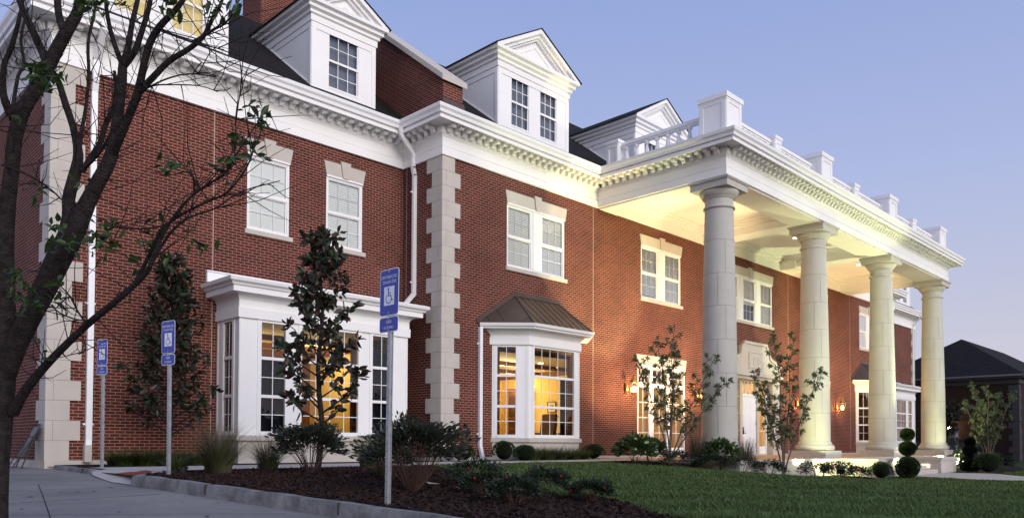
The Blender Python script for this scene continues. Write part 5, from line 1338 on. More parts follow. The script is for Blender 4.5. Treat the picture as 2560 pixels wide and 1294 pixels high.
def shrub(name, label, cat, x, y, rx, h, n, leaf, m, seed, group=None, core=.82, base=0.0, lump=.12, up=.2, flowers=None, stems=0, ry=None, sphere=False, zb=None, parent=None, part='foliage'):
    g = np.random.default_rng(seed); ry = ry or rx; z0 = (G(x, y) if zb is None else zb)+base
    d = rand_units(g, n); ph = g.random(6)*6
    bump = 1+lump*np.sin(d[:, 0]*4+ph[0])*np.cos(d[:, 1]*5+ph[1])+lump*.8*np.sin(d[:, 2]*6+ph[2]+d[:, 0]*3)
    rr_ = (core+(1.02-core)*g.random(n)**.6)*bump
    if not sphere: d[:, 2] = np.where(d[:, 2] < -.35, -d[:, 2], d[:, 2])
    P = np.stack([x+d[:, 0]*rx*rr_, y+d[:, 1]*ry*rr_, z0+h*.5+d[:, 2]*h*.5*rr_], 1)
    if not sphere: P[:, 2] = np.maximum(P[:, 2], z0+.02)
    r = empty(name, (x, y, z0-base), label, cat, group) if parent is None else parent
    fo = leaves(part, P, leaf, m, r, seed, D=d*.6, updir=up)
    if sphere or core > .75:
        c = MB(); c.lathe((x, y, z0+.02 if not sphere else z0), [(max(.01, rx*core*(.97 if sphere else .86)*math.sin(PI*t)), h*(.5-.43*math.cos(PI*t))) for t in (0.05, .15, .3, .45, .6, .75, .88, .96)], 'core_shade', 12); c.build('foliage_core', r)  # solid dark core, the foliage's inner shade put into its colour
    if stems:
        s_ = MB()
        for k in range(stems):
            a = rnd.random()*2*PI; e_ = rx*(.35+.5*rnd.random()); s_.tube([(x+.03*math.cos(a), y+.03*math.sin(a), z0-base), (x+e_*.5*math.cos(a), y+e_*.5*math.sin(a), z0-base+h*.35), (x+e_*math.cos(a), y+e_*math.sin(a), z0+h*.65)], [.007, .005, .003], 'brown_twig', 4, False)
        s_.build('stem', r)
    if flowers:
        fm, fn, fs = flowers
        for k in range(fn):
            dd = rand_units(g, 1)[0]; dd[2] = abs(dd[2])*.8+.1; p = (x+dd[0]*rx*1.02, y+dd[1]*ry*1.02, z0+h*.5+dd[2]*h*.55)
            f_ = MB()
            for q in range(3):
                f_.lathe((p[0]+(rnd.random()-.5)*fs*.6, p[1]+(rnd.random()-.5)*fs*.6, p[2]+(rnd.random()-.5)*fs*.4), [(fs*.15, -fs*.35), (fs*.45, -fs*.1), (fs*.42, fs*.15), (fs*.15, fs*.35)], fm, 7)
            f_.build('blossom', r)
    return r
mat('core_shade', (.007, .011, .005), .95, .1, noise=.5, nscale=30)
shrub('nandina_shrub', 'wide rounded dark shrub in front of the right magnolia', 'shrub', 6.55, 10.95, .56, .68, 2600, .075, 'leaf_shrub', 51, 'open rounded shrubs in the mulch bed', core=.40, base=.08, stems=34, up=.4, lump=.2)
shrub('nandina_shrub', 'largest dark shrub with bare stems at its foot, just right of the nearest sign post', 'shrub', 5.85, 7.45, .56, .70, 3600, .065, 'leaf_shrub', 52, 'open rounded shrubs in the mulch bed', core=.40, base=.17, stems=60, up=.4, lump=.22)
shrub('nandina_shrub', 'dark shrub behind the nearest sign post', 'shrub', 6.7, 9.1, .36, .46, 1700, .065, 'leaf_shrub', 53, 'open rounded shrubs in the mulch bed', core=.45, base=.08, stems=25, up=.4)
gg = 'clipped boxwood balls along the wall'
for x, y, r_, h, lab in ((13.62, 15.30, .32, .46, 'low boxwood ball at the foot of the stone corner'), (14.85, 15.0, .30, .56, 'boxwood ball just right of the middle downspout'), (15.35, 14.72, .30, .44, 'boxwood ball below the left part of the angled bay window'), (19.1, 15.35, .34, .48, 'boxwood ball right of the liriope by the portico platform')):
    shrub('boxwood', lab, 'boxwood', x, y, r_, h, 2400, .035, 'leaf_box', int(x*10), gg, core=.9, lump=.04)
gg = 'hydrangeas at the end of the walk'
shrub('hydrangea', 'leafy hydrangea with green blooms at the end of the walk', 'hydrangea', 16.9, 12.2, .48, .72, 1300, .12, 'leaf_hydrangea', 71, gg, core=.5, flowers=('hydrangea_bloom', 9, .10), stems=12)
shrub('hydrangea', 'leafy hydrangea in front of the glazed doors', 'hydrangea', 18.35, 12.75, .42, .66, 1100, .12, 'leaf_hydrangea', 72, gg, core=.5, flowers=('hydrangea_bloom', 8, .10), stems=12)
shrub('hydrangea', 'hydrangea tucked beside the first column base', 'hydrangea', 19.2, 11.0, .42, .85, 1100, .11, 'leaf_hydrangea', 73, gg, core=.5, flowers=('hydrangea_bloom', 6, .09), stems=12)
gg = 'low rose bushes'
for i, (x, y, rx, h, fl, lab) in enumerate(((7.15, 7.75, .42, .36, 1, 'low dark rose bush straddling the lawn edge, right of the bare-stemmed shrub'), (5.85, 5.75, .30, .30, 3, 'red-flowered rose bush nearest the camera in the bark mulch'), (6.75, 6.15, .30, .34, 2, 'rounded dark rose bush at the corner of the lawn, middle of the front roses'), (6.85, 5.55, .26, .24, 5, 'small rose bush with a row of red blooms at the lawn edge'),
        (6.35, 6.75, .28, .28, 1, 'low rose bush between the nearest red-flowered one and the lawn'),
        (17.9, 11.55, .45, .45, 2, 'dark rose bush left of the left multi-stemmed tree'), (18.8, 11.05, .48, .46, 2, 'dark rose bush right of the left multi-stemmed tree'), (19.7, 10.65, .48, .46, 1, 'dark rose bush below the first column'), (20.5, 10.25, .45, .46, 2, 'dark rose bush left of the right multi-stemmed tree'),
        (22.3, 9.75, .50, .50, 3, 'rose bush right of the right multi-stemmed tree'), (23.3, 9.45, .50, .56, 6, 'tallest red-flowered rose bush before the lit cheek block'), (24.2, 9.3, .40, .42, 2, 'rose bush against the lit cheek block'))):
    shrub('rose_bush', lab, 'rose bush', x, y, rx, h, 1500 if i < 5 else 1200, .042 if i < 5 else .055, 'leaf_rose', 80+i, gg, core=.4, flowers=('red_petal', fl, .034 if i < 5 else .075), stems=10, up=.3)
shrub('boxwood', 'small round boxwood in front of the lit cheek block', 'boxwood', 25.35, 9.0, .32, .52, 1600, .045, 'leaf_box', 91, core=.88, lump=.06)
def topiary(x, y, zs, label, sc=1.0, m='leaf_box'):
    z0 = G(x, y); r = empty('topiary', (x, y, z0), label, 'topiary', 'three-ball topiaries beside the steps')
    tr = MB(); tr.tube([(x, y, z0), (x, y, z0+zs[-1][0])], .025, 'grey_bark', 7); tr.build('trunk', r)
    for i, (zc, rad) in enumerate(zs):
        shrub('', '', '', x, y, rad, rad*1.85, 4200, .05, m, 95+i+int(x), core=.90, lump=.03, sphere=True, zb=z0+zc-rad*.87, parent=r, part='foliage_ball')
topiary(26.95, 8.75, [(.36, .34), (.97, .22), (1.42, .18)], 'three-ball clipped topiary left of the entrance steps')
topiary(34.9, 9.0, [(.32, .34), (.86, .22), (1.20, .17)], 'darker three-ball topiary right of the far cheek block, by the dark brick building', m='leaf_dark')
shrub('boxwood', 'rounded shrub at the right edge of the far cheek block', 'shrub', 34.6, 8.3, .5, .8, 2200, .06, 'leaf_box', 96, core=.85)
shrub('hedge_plant', 'leafy yellow-green shrub lit by the floodlight right of the steps', 'shrub', 35.6, 9.5, .5, .8, 1500, .10, 'leaf_hydrangea', 97, core=.5)
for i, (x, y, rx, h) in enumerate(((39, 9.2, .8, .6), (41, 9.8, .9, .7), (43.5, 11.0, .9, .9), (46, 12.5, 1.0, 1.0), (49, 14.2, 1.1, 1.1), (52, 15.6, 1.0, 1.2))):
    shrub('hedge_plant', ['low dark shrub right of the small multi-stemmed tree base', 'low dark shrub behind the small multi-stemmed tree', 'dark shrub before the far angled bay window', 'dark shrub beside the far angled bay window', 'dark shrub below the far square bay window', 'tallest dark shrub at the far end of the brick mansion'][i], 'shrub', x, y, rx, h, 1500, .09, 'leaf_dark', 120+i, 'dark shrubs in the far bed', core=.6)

def magnolia(x, y, h, crown, seed, n_lev, leaf, label, low=.18):
    """conical young magnolia: tapered trunk, limbs, rosettes of big leaves"""
    g = random.Random(seed); z0 = G(x, y); r = empty('magnolia_tree', (x, y, z0), label, 'tree', 'young magnolias before the left wing')
    t = MB(); pts = [(x+.03*math.sin(k*1.3+seed), y+.03*math.cos(k*1.7), z0-.05+h*.97*k/9) for k in range(10)]
    t.tube(pts, [.055*(1-.085*k)+.004 for k in range(10)], 'bark', 8); t.build('trunk', r)
    b = MB(); P = []; D = []
    for i in range(n_lev):
        f = low+(.96-low)*(i/n_lev)**.95; z = z0+h*f; a = i*2.4+g.random()*.8
        L = crown*(1-f)**.95*(.58+.72*g.random())+.05
        up = .45+.5*f; p0 = Vector((x, y, z)); d = Vector((math.cos(a), math.sin(a), up)).normalized()
        p1 = p0+d*L*.55; p2 = p1+Vector((math.cos(a), math.sin(a), up+.5)).normalized()*L*.5
        b.tube([p0, p1, p2], [.018*(1-f)+.006, .011*(1-f)+.005, .004], 'bark', 5, False)
        tips = [(p2, d), (p1.lerp(p2, .45), d), (p1, d)]
        for q in range(3):
            aa = a+(g.random()-.5)*1.9; dd = Vector((math.cos(aa), math.sin(aa), .3+g.random()*.6)).normalized(); s0 = p0.lerp(p2, .45+.5*g.random()); s1 = s0+dd*(.10+.16*g.random())*(.4+crown*.6); b.tube([s0, s1], [.005, .003], 'bark', 4, False); tips.append((s1, dd))
        for tp, td in tips:
            for q in range(g.randint(3, 7)):
                v = Vector((g.gauss(0, 1), g.gauss(0, 1), g.gauss(0, 1))).normalized(); P.append(tp+v*.018); D.append((td*.45+v*.9))
    for q in range(16): P.append(Vector((x, y, z0+h*.97))); v = Vector((g.gauss(0, 1), g.gauss(0, 1), 1.2)).normalized(); D.append(v)
    b.build('limb', r)
    leaves('foliage', np.array([tuple(p) for p in P]), leaf, 'leaf_magnolia', r, seed, D=np.array([tuple(d) for d in D]), aspect=.48, updir=.15, fine=True)
magnolia(6.55, 16.45, 4.35, 1.2, 11, 58, .155, 'dark-leaved young magnolia between the middle sign and the brick wall, left of two', low=.14)
magnolia(7.45, 12.15, 4.32, 1.15, 12, 38, .165, 'dark-leaved young magnolia with brown leaf backs in front of the square bay window')

def multistem(x, y, h, spread, stems, seed, leaf, lm, n_tw, label, group, dirs=None, thick=.022, bk='grey_bark', per=22):
    g = random.Random(seed); z0 = G(x, y); r = empty('multi_stem_tree', (x, y, z0), label, 'tree', group)
    P = []; D = []; trunk = MB(); tw = MB()
    tw = trunk
    for i in range(stems):
        if dirs: ax, ay, hf = dirs[i]
        else:
            a = 2*PI*i/stems+g.random(); ax, ay, hf = math.cos(a)*spread*(.4+.6*g.random()), math.sin(a)*spread*(.4+.6*g.random()), .8+.2*g.random()
        k = 9; pts = []
        for j in range(k+1):
            t = j/k; pts.append(Vector((x+(ax*t**1.25)+.05*math.sin(j*1.1+i)*t, y+ay*t**1.25+.05*math.cos(j*1.3+i*2)*t, z0-.05+h*hf*t)))
        trunk.tube(pts, [thick*(1-.85*j/k)+.003 for j in range(k+1)], bk, 6)
        for q in range(n_tw):
            t = .30+.68*(q/n_tw)+.03*g.random(); jj = min(k-1, int(t*k)); p = pts[jj].lerp(pts[jj+1], t*k-jj); a = q*2.4+g.random()
            L = (.20+.42*g.random())*(1.15-.7*t); d = Vector((math.cos(a), math.sin(a), .55+.6*g.random())).normalized(); e_ = p+d*L
            m1 = p.lerp(e_, .5)+Vector((0, 0, -.02)); tw.tube([p, m1, e_], [.006, .004, .002], bk, 4, False)
            for (c, dd) in ((e_, d), (m1, d), (p.lerp(e_, .75)+Vector((g.gauss(0, .05), g.gauss(0, .05), g.gauss(0, .03))), d)):
                for _ in range(per if c is e_ else per//2):
                    v = Vector((g.gauss(0, 1), g.gauss(0, 1), g.gauss(0, .8))).normalized(); P.append(c+v*.012); D.append(dd*.35+v*.9)
        for _ in range(10): v = Vector((g.gauss(0, 1), g.gauss(0, 1), 1)).normalized(); P.append(pts[-1]); D.append(v)
    trunk.build('trunk', r)
    leaves('foliage', np.array([tuple(p) for p in P]), leaf, lm, r, seed, D=np.array([tuple(d) for d in D]), aspect=.30, updir=.05, fine=True)
gm_ = 'slender multi-stemmed trees before the portico'
multistem(18.55, 12.2, 3.95, 1.0, 6, 31, .095, 'leaf_sweetbay', 17, 'slender multi-stemmed tree spreading over the glazed doors, left of two by the first column', gm_,
          dirs=[(-.55, .75, .78), (-.25, .2, .9), (.05, -.1, .98), (.9, -.9, .78), (.45, .1, .88), (1.2, -1.15, .62)])
multistem(21.35, 10.25, 4.25, .9, 5, 32, .095, 'leaf_sweetbay', 18, 'slender multi-stemmed tree before the entrance door, between the first two columns', gm_,
          dirs=[(-.55, .6, .72), (-.15, .15, .99), (.25, -.2, .95), (.75, -.8, .75), (-.2, .55, .60)])
multistem(40.0, 9.6, 3.9, 1.2, 6, 33, .12, 'leaf_sweetbay', 15, 'small pale multi-stemmed tree in front of the dark brick building', gm_, thick=.03)
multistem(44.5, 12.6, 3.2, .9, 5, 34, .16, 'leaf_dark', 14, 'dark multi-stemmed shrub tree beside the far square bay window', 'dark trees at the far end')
def bushy_tree(x, y, h, rad, seed, label, group=None, n=5200, leaf=.22, m='leaf_dark', z0=-.1):
    g = np.random.default_rng(seed); r = empty('broadleaf_tree', (x, y, z0), label, 'tree', group)
    t = MB(); t.tube([(x, y, z0), (x+.1, y, z0+h*.35), (x, y+.1, z0+h*.7)], [h*.03, h*.022, h*.008], 'bark', 8); t.build('trunk', r)
    K = 26; C = rand_units(g, K)*np.array([rad, rad, h*.36])*(.35+.6*g.random((K, 1))); C[:, 2] += z0+h*.62; C[:, 0] += x; C[:, 1] += y
    idx = g.integers(0, K, n); P = C[idx]+rand_units(g, n)*(rad*.36*(g.random((n, 1))**.4))
    leaves('crown', P, leaf, m, r, seed)
for i, (x, y, h, rd, lab) in enumerate(((66.5, 27.5, 10.6, 3.4, 'dark tree rising behind the right end of the mansion, over the neighbouring roof'), (60.5, 25.5, 4.2, 1.8, 'dark tree between the mansion end and the dark brick building'), (57.9, 20.6, 3.6, 1.3, 'dark narrow tree close against the right end of the mansion'))):
    bushy_tree(x, y, h, rd, 140+i, lab, 'dark trees behind the mansion')

# foreground tree -----------------------------------------------------------
TB = Vector((1.22, 5.60, lotz(1.22, 5.6)))
bt = empty('foreground_tree', TB, 'large dark forking tree with sparse leaves close to the camera at the left edge', 'tree')
def pix(u, v, d):
    t = (u-1280)/F_PX; s_ = -(v-CY)/F_PX; q = Fv+Rv*t+Uv*s_; return Vector((0, 0, 1))+q*d
DT = 4.55
def limb(mbx, L, n=8):
    """L: (u, v, radius_px, depth)"""
    pts = [pix(u, v, d) for u, v, r_, d in L]; rad = [r_*(.66 if r_ > 22 else .72 if r_ > 6 else .68)*d/F_PX for u, v, r_, d in L]
    # smooth by Catmull-Rom
    P = []; Q = []
    for i in range(len(pts)-1):
        p0, p1, p2, p3 = pts[max(0, i-1)], pts[i], pts[i+1], pts[min(len(pts)-1, i+2)]
        for k in range(3):
            t = k/3; P.append(.5*((2*p1)+(p2-p0)*t+(2*p0-5*p1+4*p2-p3)*t*t+(-p0+3*p1-3*p2+p3)*t**3)); Q.append(rad[i]*(1-t)+rad[i+1]*t)
    P.append(pts[-1]); Q.append(rad[-1]); mbx.tube(P, Q, 'bark', n); return P, Q
LT = [  # main trunk and left limb
 [(4, 1560, 52, 4.80), (2, 1420, 46, 4.80), (-6, 1290, 36, 4.80), (-4, 1150, 38, 4.80), (2, 1010, 46, 4.80), (6, 900, 48, 4.80), (8, 800, 44, 4.80), (10, 700, 36, 4.78), (12, 600, 32, 4.75), (20, 500, 28, 4.72), (30, 420, 26, 4.70), (38, 340, 26, 4.68), (58, 275, 26, 4.66), (95, 215, 25, 4.64), (120, 168, 24, 4.62), (145, 118, 22, 4.60), (172, 70, 20, 4.58), (196, 25, 18, 4.56), (206, -50, 15, 4.5), (215, -150, 9, 4.4)],
 [(120, 168, 17, 4.62), (108, 135, 14, 4.66), (92, 100, 13, 4.7), (70, 52, 12, 4.74), (48, 0, 10, 4.8), (36, -60, 8, 4.9)],
 [(163, 85, 14, 4.59), (150, 50, 13, 4.62), (144, 5, 12, 4.66), (146, -70, 8, 4.7)],
 [(28, 290, 15, 4.68), (8, 235, 12, 4.6), (10, 165, 9, 4.55), (28, 120, 9, 4.5), (45, 60, 7, 4.45), (60, -10, 5, 4.4)],
 [(28, 300, 8, 4.68), (45, 190, 6, 4.9), (62, 165, 5, 5.0), (52, 100, 5, 5.05), (70, 20, 4, 5.1)],
 # right trunk
 [(12, 940, 38, 4.80), (42, 860, 38, 4.76), (75, 790, 40, 4.72), (112, 720, 42, 4.66), (145, 650, 44, 4.6), (172, 600, 44, 4.56), (198, 550, 36, 4.53), (222, 500, 29, 4.5), (248, 450, 27, 4.48), (272, 405, 25, 4.46), (287, 350, 21, 4.44), (296, 280, 18, 4.42), (304, 210, 17, 4.40), (307, 160, 14, 4.4)],
 [(307, 165, 10, 4.4), (293, 130, 9, 4.38), (277, 80, 8, 4.35), (266, 20, 7, 4.3), (262, -50, 5, 4.3)],
 [(306, 165, 12, 4.4), (320, 120, 11, 4.42), (330, 60, 9, 4.45), (344, 0, 8, 4.48), (352, -60, 6, 4.5)],
 [(308, 168, 12, 4.4), (336, 130, 11, 4.36), (354, 80, 10, 4.32), (372, 20, 9, 4.3), (384, -50, 7, 4.28)],
 [(160, 600, 28, 4.58), (172, 545, 25, 4.6), (172, 495, 23, 4.62), (186, 440, 20, 4.64), (196, 385, 17, 4.66), (182, 315, 12, 4.7), (162, 255, 12, 4.73), (146, 205, 11, 4.76), (122, 165, 8, 4.7)],
 [(196, 385, 10, 4.66), (204, 330, 7, 4.72), (214, 270, 6, 4.78), (222, 190, 6, 4.85), (220, 110, 6, 4.9), (232, 50, 5, 4.95), (246, -20, 4, 5.0)],
 [(283, 380, 17, 4.44), (306, 330, 15, 4.36), (326, 280, 15, 4.3), (344, 235, 15, 4.25), (356, 180, 13, 4.2), (372, 115, 13, 4.15), (398, 68, 12, 4.1), (440, 24, 10, 4.05), (476, -30, 8, 4.0), (500, -90, 5, 4.0)],
 [(346, 232, 12, 4.25), (384, 192, 11, 4.2), (424, 152, 10, 4.15), (470, 124, 9, 4.1), (508, 92, 8, 4.06), (530, 50, 7, 4.02), (552, 10, 6, 4.0), (570, -50, 4, 4.0)],
 [(205, 430, 9, 4.6), (225, 395, 9, 4.62), (248, 362, 9, 4.64), (264, 312, 9, 4.66), (282, 272, 8, 4.66), (290, 220, 7, 4.66), (286, 178, 6, 4.66)],
 [(212, 418, 7, 4.6), (240, 392, 6, 4.5), (268, 352, 6, 4.45), (282, 320, 5, 4.4)],
 # long low right-hand branch
 [(34, 1030, 20, 4.78), (62, 978, 17, 4.7), (101, 928, 15, 4.6), (150, 876, 13, 4.48), (217, 812, 12, 4.34), (283, 758, 11, 4.2), (340, 708, 10, 4.1), (374, 668, 9, 4.03), (400, 600, 7, 3.98), (436, 540, 6, 3.93), (482, 487, 5, 3.88), (530, 455, 4, 3.85), (565, 430, 4, 3.82), (600, 372, 3, 3.8), (645, 305, 2, 3.78)],
 [(340, 705, 8, 4.1), (372, 640, 7, 4.05), (402, 578, 6, 4.0), (452, 537, 5, 3.96), (522, 502, 4.5, 3.9), (567, 482, 4, 3.86), (608, 432, 3.5, 3.82), (628, 392, 3, 3.8), (642, 340, 2, 3.78)],
 [(374, 668, 6, 4.03), (420, 590, 5, 4.1), (470, 545, 4, 4.15), (540, 520, 3, 4.2), (600, 480, 2.5, 4.25), (700, 452, 1.6, 4.3)],
 [(250, 560, 3, 4.4), (300, 568, 3, 4.3), (345, 572, 3, 4.2), (400, 566, 3, 4.1), (440, 545, 2.5, 4.0)],
 [(5, 412, 4, 4.7), (40, 424, 4, 4.6), (90, 448, 4, 4.5), (130, 476, 3, 4.4), (155, 500, 3, 4.3)],
 [(482, 487, 2.5, 3.88), (488, 455, 2, 3.85), (470, 432, 1.8, 3.8), (452, 428, 1.5, 3.8)],
 [(217, 812, 4, 4.34), (190, 770, 3, 4.3), (175, 740, 3, 4.25), (140, 770, 2, 4.2)],
 [(240, 795, 3, 4.3), (200, 800, 3, 4.25), (150, 782, 2.5, 4.2), (130, 760, 2, 4.2)],
 [(200, 826, 3, 4.36), (215, 870, 2.5, 4.3), (196, 885, 2, 4.3)],
 [(354, 228, 3, 4.22), (410, 200, 3, 4.1), (470, 185, 2.5, 4.0), (540, 192, 2, 3.95)],
 [(398, 70, 4, 4.1), (440, 90, 3, 4.0), (500, 110, 3, 3.9), (560, 125, 2, 3.85)],
 [(508, 92, 4, 4.06), (540, 72, 3.5, 4.0), (562, 60, 3, 3.95), (590, 25, 2, 3.9)],
 [(346, 236, 3, 4.25), (380, 215, 3, 4.2), (430, 212, 2.5, 4.15), (500, 215, 2, 4.1), (545, 230, 1.5, 4.05)],
 [(590, 345, 2, 3.8), (588, 300, 2, 3.78), (600, 240, 1.8, 3.76), (620, 170, 1.5, 3.74)],
 [(480, 188, 2.2, 4.1), (500, 160, 2, 4.05), (520, 158, 1.8, 4.0), (590, 152, 1.5, 3.95)],
]
BT = MB(); BR = MB(); tw = BR; g_ = random.Random(5); allp = []
for i, L in enumerate(LT):
    P, Q = limb(BT if i in (0, 5) else BR, L, 12 if i in (0, 5) else 8)
    if i not in (0, 5): allp += [(P[k], P[min(k+1, len(P)-1)]-P[k]) for k in range(1, len(P), 1)]
    else: allp += [(P[k], P[min(k+1, len(P)-1)]-P[k]) for k in range(len(P)//2, len(P))]
for _ in range(420):
    p, d = g_.choice(allp)
    if d.length < 1e-6: continue
    a = d.normalized(); v = Vector((g_.gauss(0, 1), g_.gauss(0, 1), g_.gauss(.3, 1))).normalized(); dd = (a*.7+v).normalized()
    L_ = .10+.38*g_.random()**1.4; m1 = p+dd*L_*.5; dd2 = (dd+Vector((g_.gauss(0, .3), g_.gauss(0, .3), g_.gauss(.15, .3)))).normalized(); e_ = m1+dd2*L_*.5
    tw.tube([p, m1, e_], [.0032, .0022, .0012], 'bark', 4, False)
    if g_.random() < .35: tw.tube([m1, m1+Vector((g_.gauss(0, .06), g_.gauss(0, .06), g_.gauss(.03, .05)))], [.002, .001], 'bark', 4, False)
BT.build('trunk', bt); BR.build('branch', bt)
P = []; D = []
for (u, v, d, s_, n) in ((105, 195, 4.3, 40, 55), (75, 180, 4.3, 30, 30), (140, 185, 4.3, 26, 26), (155, 590, 4.1, 45, 60), (255, 600, 4.0, 38, 55), (270, 560, 4.0, 22, 20), (70, 745, 4.3, 40, 50), (45, 690, 4.3, 30, 24), (230, 12, 4.2, 40, 50), (420, 10, 4.0, 26, 22),
        (640, 275, 3.78, 26, 22), (655, 300, 3.78, 22, 16), (600, 352, 3.8, 22, 16), (575, 400, 3.8, 20, 14), (560, 425, 3.82, 20, 12), (405, 405, 3.9, 24, 14), (450, 420, 3.85, 22, 12), (390, 530, 4.0, 18, 8), (420, 655, 4.0, 20, 10), (365, 600, 4.0, 24, 14), (340, 655, 4.1, 22, 12), (500, 625, 3.95, 24, 12), (480, 590, 3.95, 18, 8),
        (130, 745, 4.4, 30, 16), (120, 880, 4.5, 22, 8), (95, 465, 4.5, 24, 12), (200, 455, 4.5, 18, 8), (545, 30, 4.0, 26, 16), (535, 20, 4.0, 20, 10), (310, 15, 4.3, 18, 6), (150, 700, 4.4, 18, 10), (640, 385, 3.8, 16, 8), (590, 10, 3.9, 22, 12), (60, 300, 4.5, 18, 6)):
    c = pix(u, v, d)
    for _ in range(int(n*.7)):
        r3 = s_*d/F_PX; o_3 = Vector((g_.gauss(0, .5), g_.gauss(0, .6), g_.gauss(0, .45)))*r3; P.append(c+o_3); D.append(Vector((g_.gauss(0, 1), g_.gauss(0, 1), g_.gauss(-.1, .7))).normalized())
leaves('foliage', np.array([tuple(p) for p in P]),   .055, 'leaf_fresh', bt, 77, D=np.array([tuple(d) for d in D]), aspect=.42, fine=True)
# planting island of the tree
isl = MB(); ring = [(TB.x+1.15*math.cos(a), TB.y+1.15*math.sin(a)) for a in [2*PI*k/28 for k in range(28)]]
for i in range(28):
    a, b = ring[i], ring[(i+1) % 28]; f_ = .87
    a2, b2 = [(TB.x+(q[0]-TB.x)*f_, TB.y+(q[1]-TB.y)*f_) for q in (a, b)]
    z = TB.z+.13; isl.face([(*a, TB.z-.05), (*b, TB.z-.05), (*b, z), (*a, z)], 'kerb', True); isl.face([(*a, z), (*b, z), (*b2, z), (*a2, z)], 'kerb'); isl.face([(*a2, z), (*b2, z), (TB.x, TB.y, z+.02)], 'mulch')
tag(isl.build('tree_island'), kind='structure')

# lawn blades, mulch chips ------------------------------------------------------
def inside(poly, X, Y):
    res = np.zeros(len(X), bool); n = len(poly); j = n-1
    for i in range(n):
        xi, yi = poly[i]; xj, yj = poly[j]
        c = ((yi > Y) != (yj > Y)) & (X < (xj-xi)*(Y-yi)/((yj-yi) if yj != yi else 1e-9)+xi); res ^= c; j = i
    return res
def Gv(X, Y): return np.array([G(a, b) for a, b in zip(X, Y)])
gr = np.random.default_rng(9); N = 330000
dist = 7.0*(6.4**gr.random(N)); t = -.16+.86*gr.random(N)
X = dist*(F0.x+R0.x*t); Y = dist*(F0.y+R0.y*t)
ok = ~inside(mulch_front, X, Y) & ~inside(bed_hyd, X, Y) & (Y < 13.05) & (X > 5.0)
ok &= ~((X > 19.3) & (X < 41.1) & (Y > 9.25) & ((Y > 10.5) | ((X > 26) & (X < 34.4))))
ok &= ~inside([(28.5, 9.3), (28.5, 7.2), (29.6, 6.3), (31.2, 4.6), (32.5, 0), (33.5, -6), (35.4, -6), (34.6, 0), (33.6, 4.8), (33.5, 7.0), (34.6, 8.1), (33.0, 9.3)], X, Y)
ok &= ~((Y > 12.9) & (X > 4)) & ~((X > 34.7) & (Y > 8.1))
X, Y, dist = X[ok], Y[ok], dist[ok]
Bp = np.stack([X, Y, Gv(X, Y)-.004], 1); g = gr
H = (.040+.040*g.random(len(X)))*(1+.28*np.sin(X*1.7+.6*np.sin(Y*2.1))*np.cos(Y*1.3)+.16*np.sin((X*.7+Y*.7)*5.5)); wd = .0035+.00065*dist
an = g.random(len(X))*2*PI; dr = np.stack([np.cos(an), np.sin(an), 0*an], 1); side = np.stack([-dr[:, 1], dr[:, 0], 0*an], 1)*wd[:, None]*.5
ln = .5+.8*g.random(len(X)); m1 = Bp+np.array([0, 0, 1])*(H*.62)[:, None]+dr*(H*ln*.3)[:, None]; tp = Bp+np.array([0, 0, 1])*H[:, None]+dr*(H*ln)[:, None]
V = np.stack([Bp-side, Bp+side, m1+side*.8, m1-side*.8, tp], 1).reshape(-1, 3); b0 = np.arange(len(X))[:, None]*5
T = np.concatenate([b0+np.array([[0, 1, 2]]), b0+np.array([[0, 2, 3]]), b0+np.array([[3, 2, 4]])], 1).reshape(-1, 3)
npmesh('lawn_grass', V, T, ['blade_lawn'], label='short green lawn grass before the portico and walk', cat='grass', kind='stuff')
# bark chips
def chips(poly, n, s_, seed, name, lab):
    g = np.random.default_rng(seed); xs_ = [p[0] for p in poly]; ys_ = [p[1] for p in poly]
    X = min(xs_)+(max(xs_)-min(xs_))*g.random(n); Y = min(ys_)+(max(ys_)-min(ys_))*g.random(n); k = inside(poly, X, Y); X, Y = X[k], Y[k]; n = len(X)
    C = np.stack([X, Y, Gv(X, Y)+.022+.012*g.random(n)], 1); d = rand_units(g, n); d[:, 2] *= .45; d /= np.linalg.norm(d, axis=1)[:, None]
    q = rand_units(g, n); q[:, 2] = q[:, 2]*.3; sd_ = q-(q*d).sum(1)[:, None]*d; sd_ /= np.linalg.norm(sd_, axis=1)[:, None]
    L = (s_*(.4+g.random(n)))[:, None]; W_ = L*(.18+.25*g.random(n))[:, None]
    V = np.stack([C-d*L-sd_*W_*.7, C+d*L-sd_*W_, C+d*L+sd_*W_*.8, C-d*L+sd_*W_], 1).reshape(-1, 3)
    npmesh(name, V, np.arange(4*n).reshape(n, 4), ['mulch_chip'], label=lab, cat='mulch', kind='stuff')
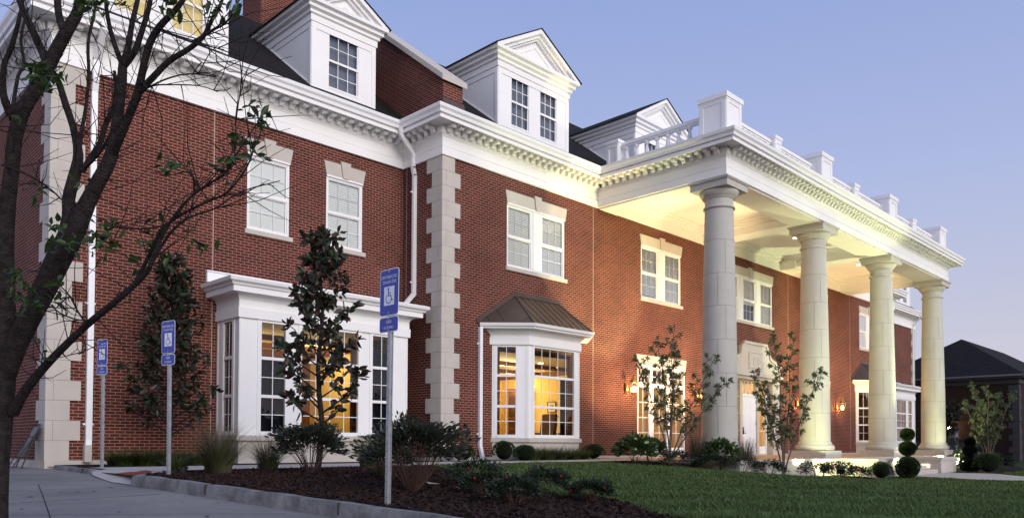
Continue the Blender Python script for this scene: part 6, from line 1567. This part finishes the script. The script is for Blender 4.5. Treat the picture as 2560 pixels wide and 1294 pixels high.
chips(mulch_front, 60000, .030, 3, 'bark_mulch', 'dark brown shredded bark in the large front bed behind the kerb'); chips(bed_hyd, 9000, .05, 4, 'bark_mulch', 'dark bark in the planting bed before the portico')
# scraps: a scrap of pale litter, a few fallen leaves on the pavement, irrigation head
m = MB(); m.face([(6.55, 8.02, .48), (6.74, 8.0, .47), (6.78, 8.10, .475), (6.62, 8.16, .50)], 'leaf_litter'); tag(m.build('fallen_leaf'), 'large pale dry leaf on the mulch beside the bare-stemmed shrub', 'leaf')
gl = random.Random(3)
for i in range(16):
    x, y = 1.6+2.5*gl.random(), 6.5+5*gl.random(); z = lotz(x, y)+.004; a = gl.random()*6; s_ = .02+.03*gl.random()
    m = MB(); m.face([(x+s_*math.cos(a), y+s_*math.sin(a), z), (x+s_*.5*math.cos(a+1.7), y+s_*.5*math.sin(a+1.7), z+.008), (x-s_*math.cos(a), y-s_*math.sin(a), z+.004), (x+s_*.5*math.cos(a-1.7), y+s_*.5*math.sin(a-1.7), z+.002)], 'mulch_chip')
    tag(m.build('fallen_leaf'), 'small brown fallen leaf on the parking lot pavement', 'leaf', 'fallen leaves on the pavement')
m = MB(); m.lathe((5.0, 12.0, .53), [(.05, 0), (.05, .07), (.07, .075), (.07, .10)], 'black_metal', 12); tag(m.build('path_light'), 'small black cap light in the mulch left of the middle sign', 'path light')
m = MB(); m.lathe((6.35, 9.6, .47), [(.03, 0), (.03, .05), (.045, .055), (.045, .075)], 'black_metal', 10); tag(m.build('sprinkler_head'), 'small black sprinkler head in the front mulch', 'sprinkler')

# tree belt on the far side of the front lawn and street (what the windows reflect)
g = np.random.default_rng(44); n = 26000
X = -70+190*g.random(n); hgt = 5.6+1.5*np.sin(X*.11)+1.1*np.sin(X*.31+1)+.8*np.sin(X*.73+2)
P = np.stack([X, -58+5*g.random(n)+2*np.sin(X*.2), -1+(hgt+1)*g.random(n)**.8], 1)
tb = leaves('tree_belt', P, .9, 'leaf_dark', None, 45, aspect=.7, label='dark belt of trees across the street', cat='trees', kind='stuff')
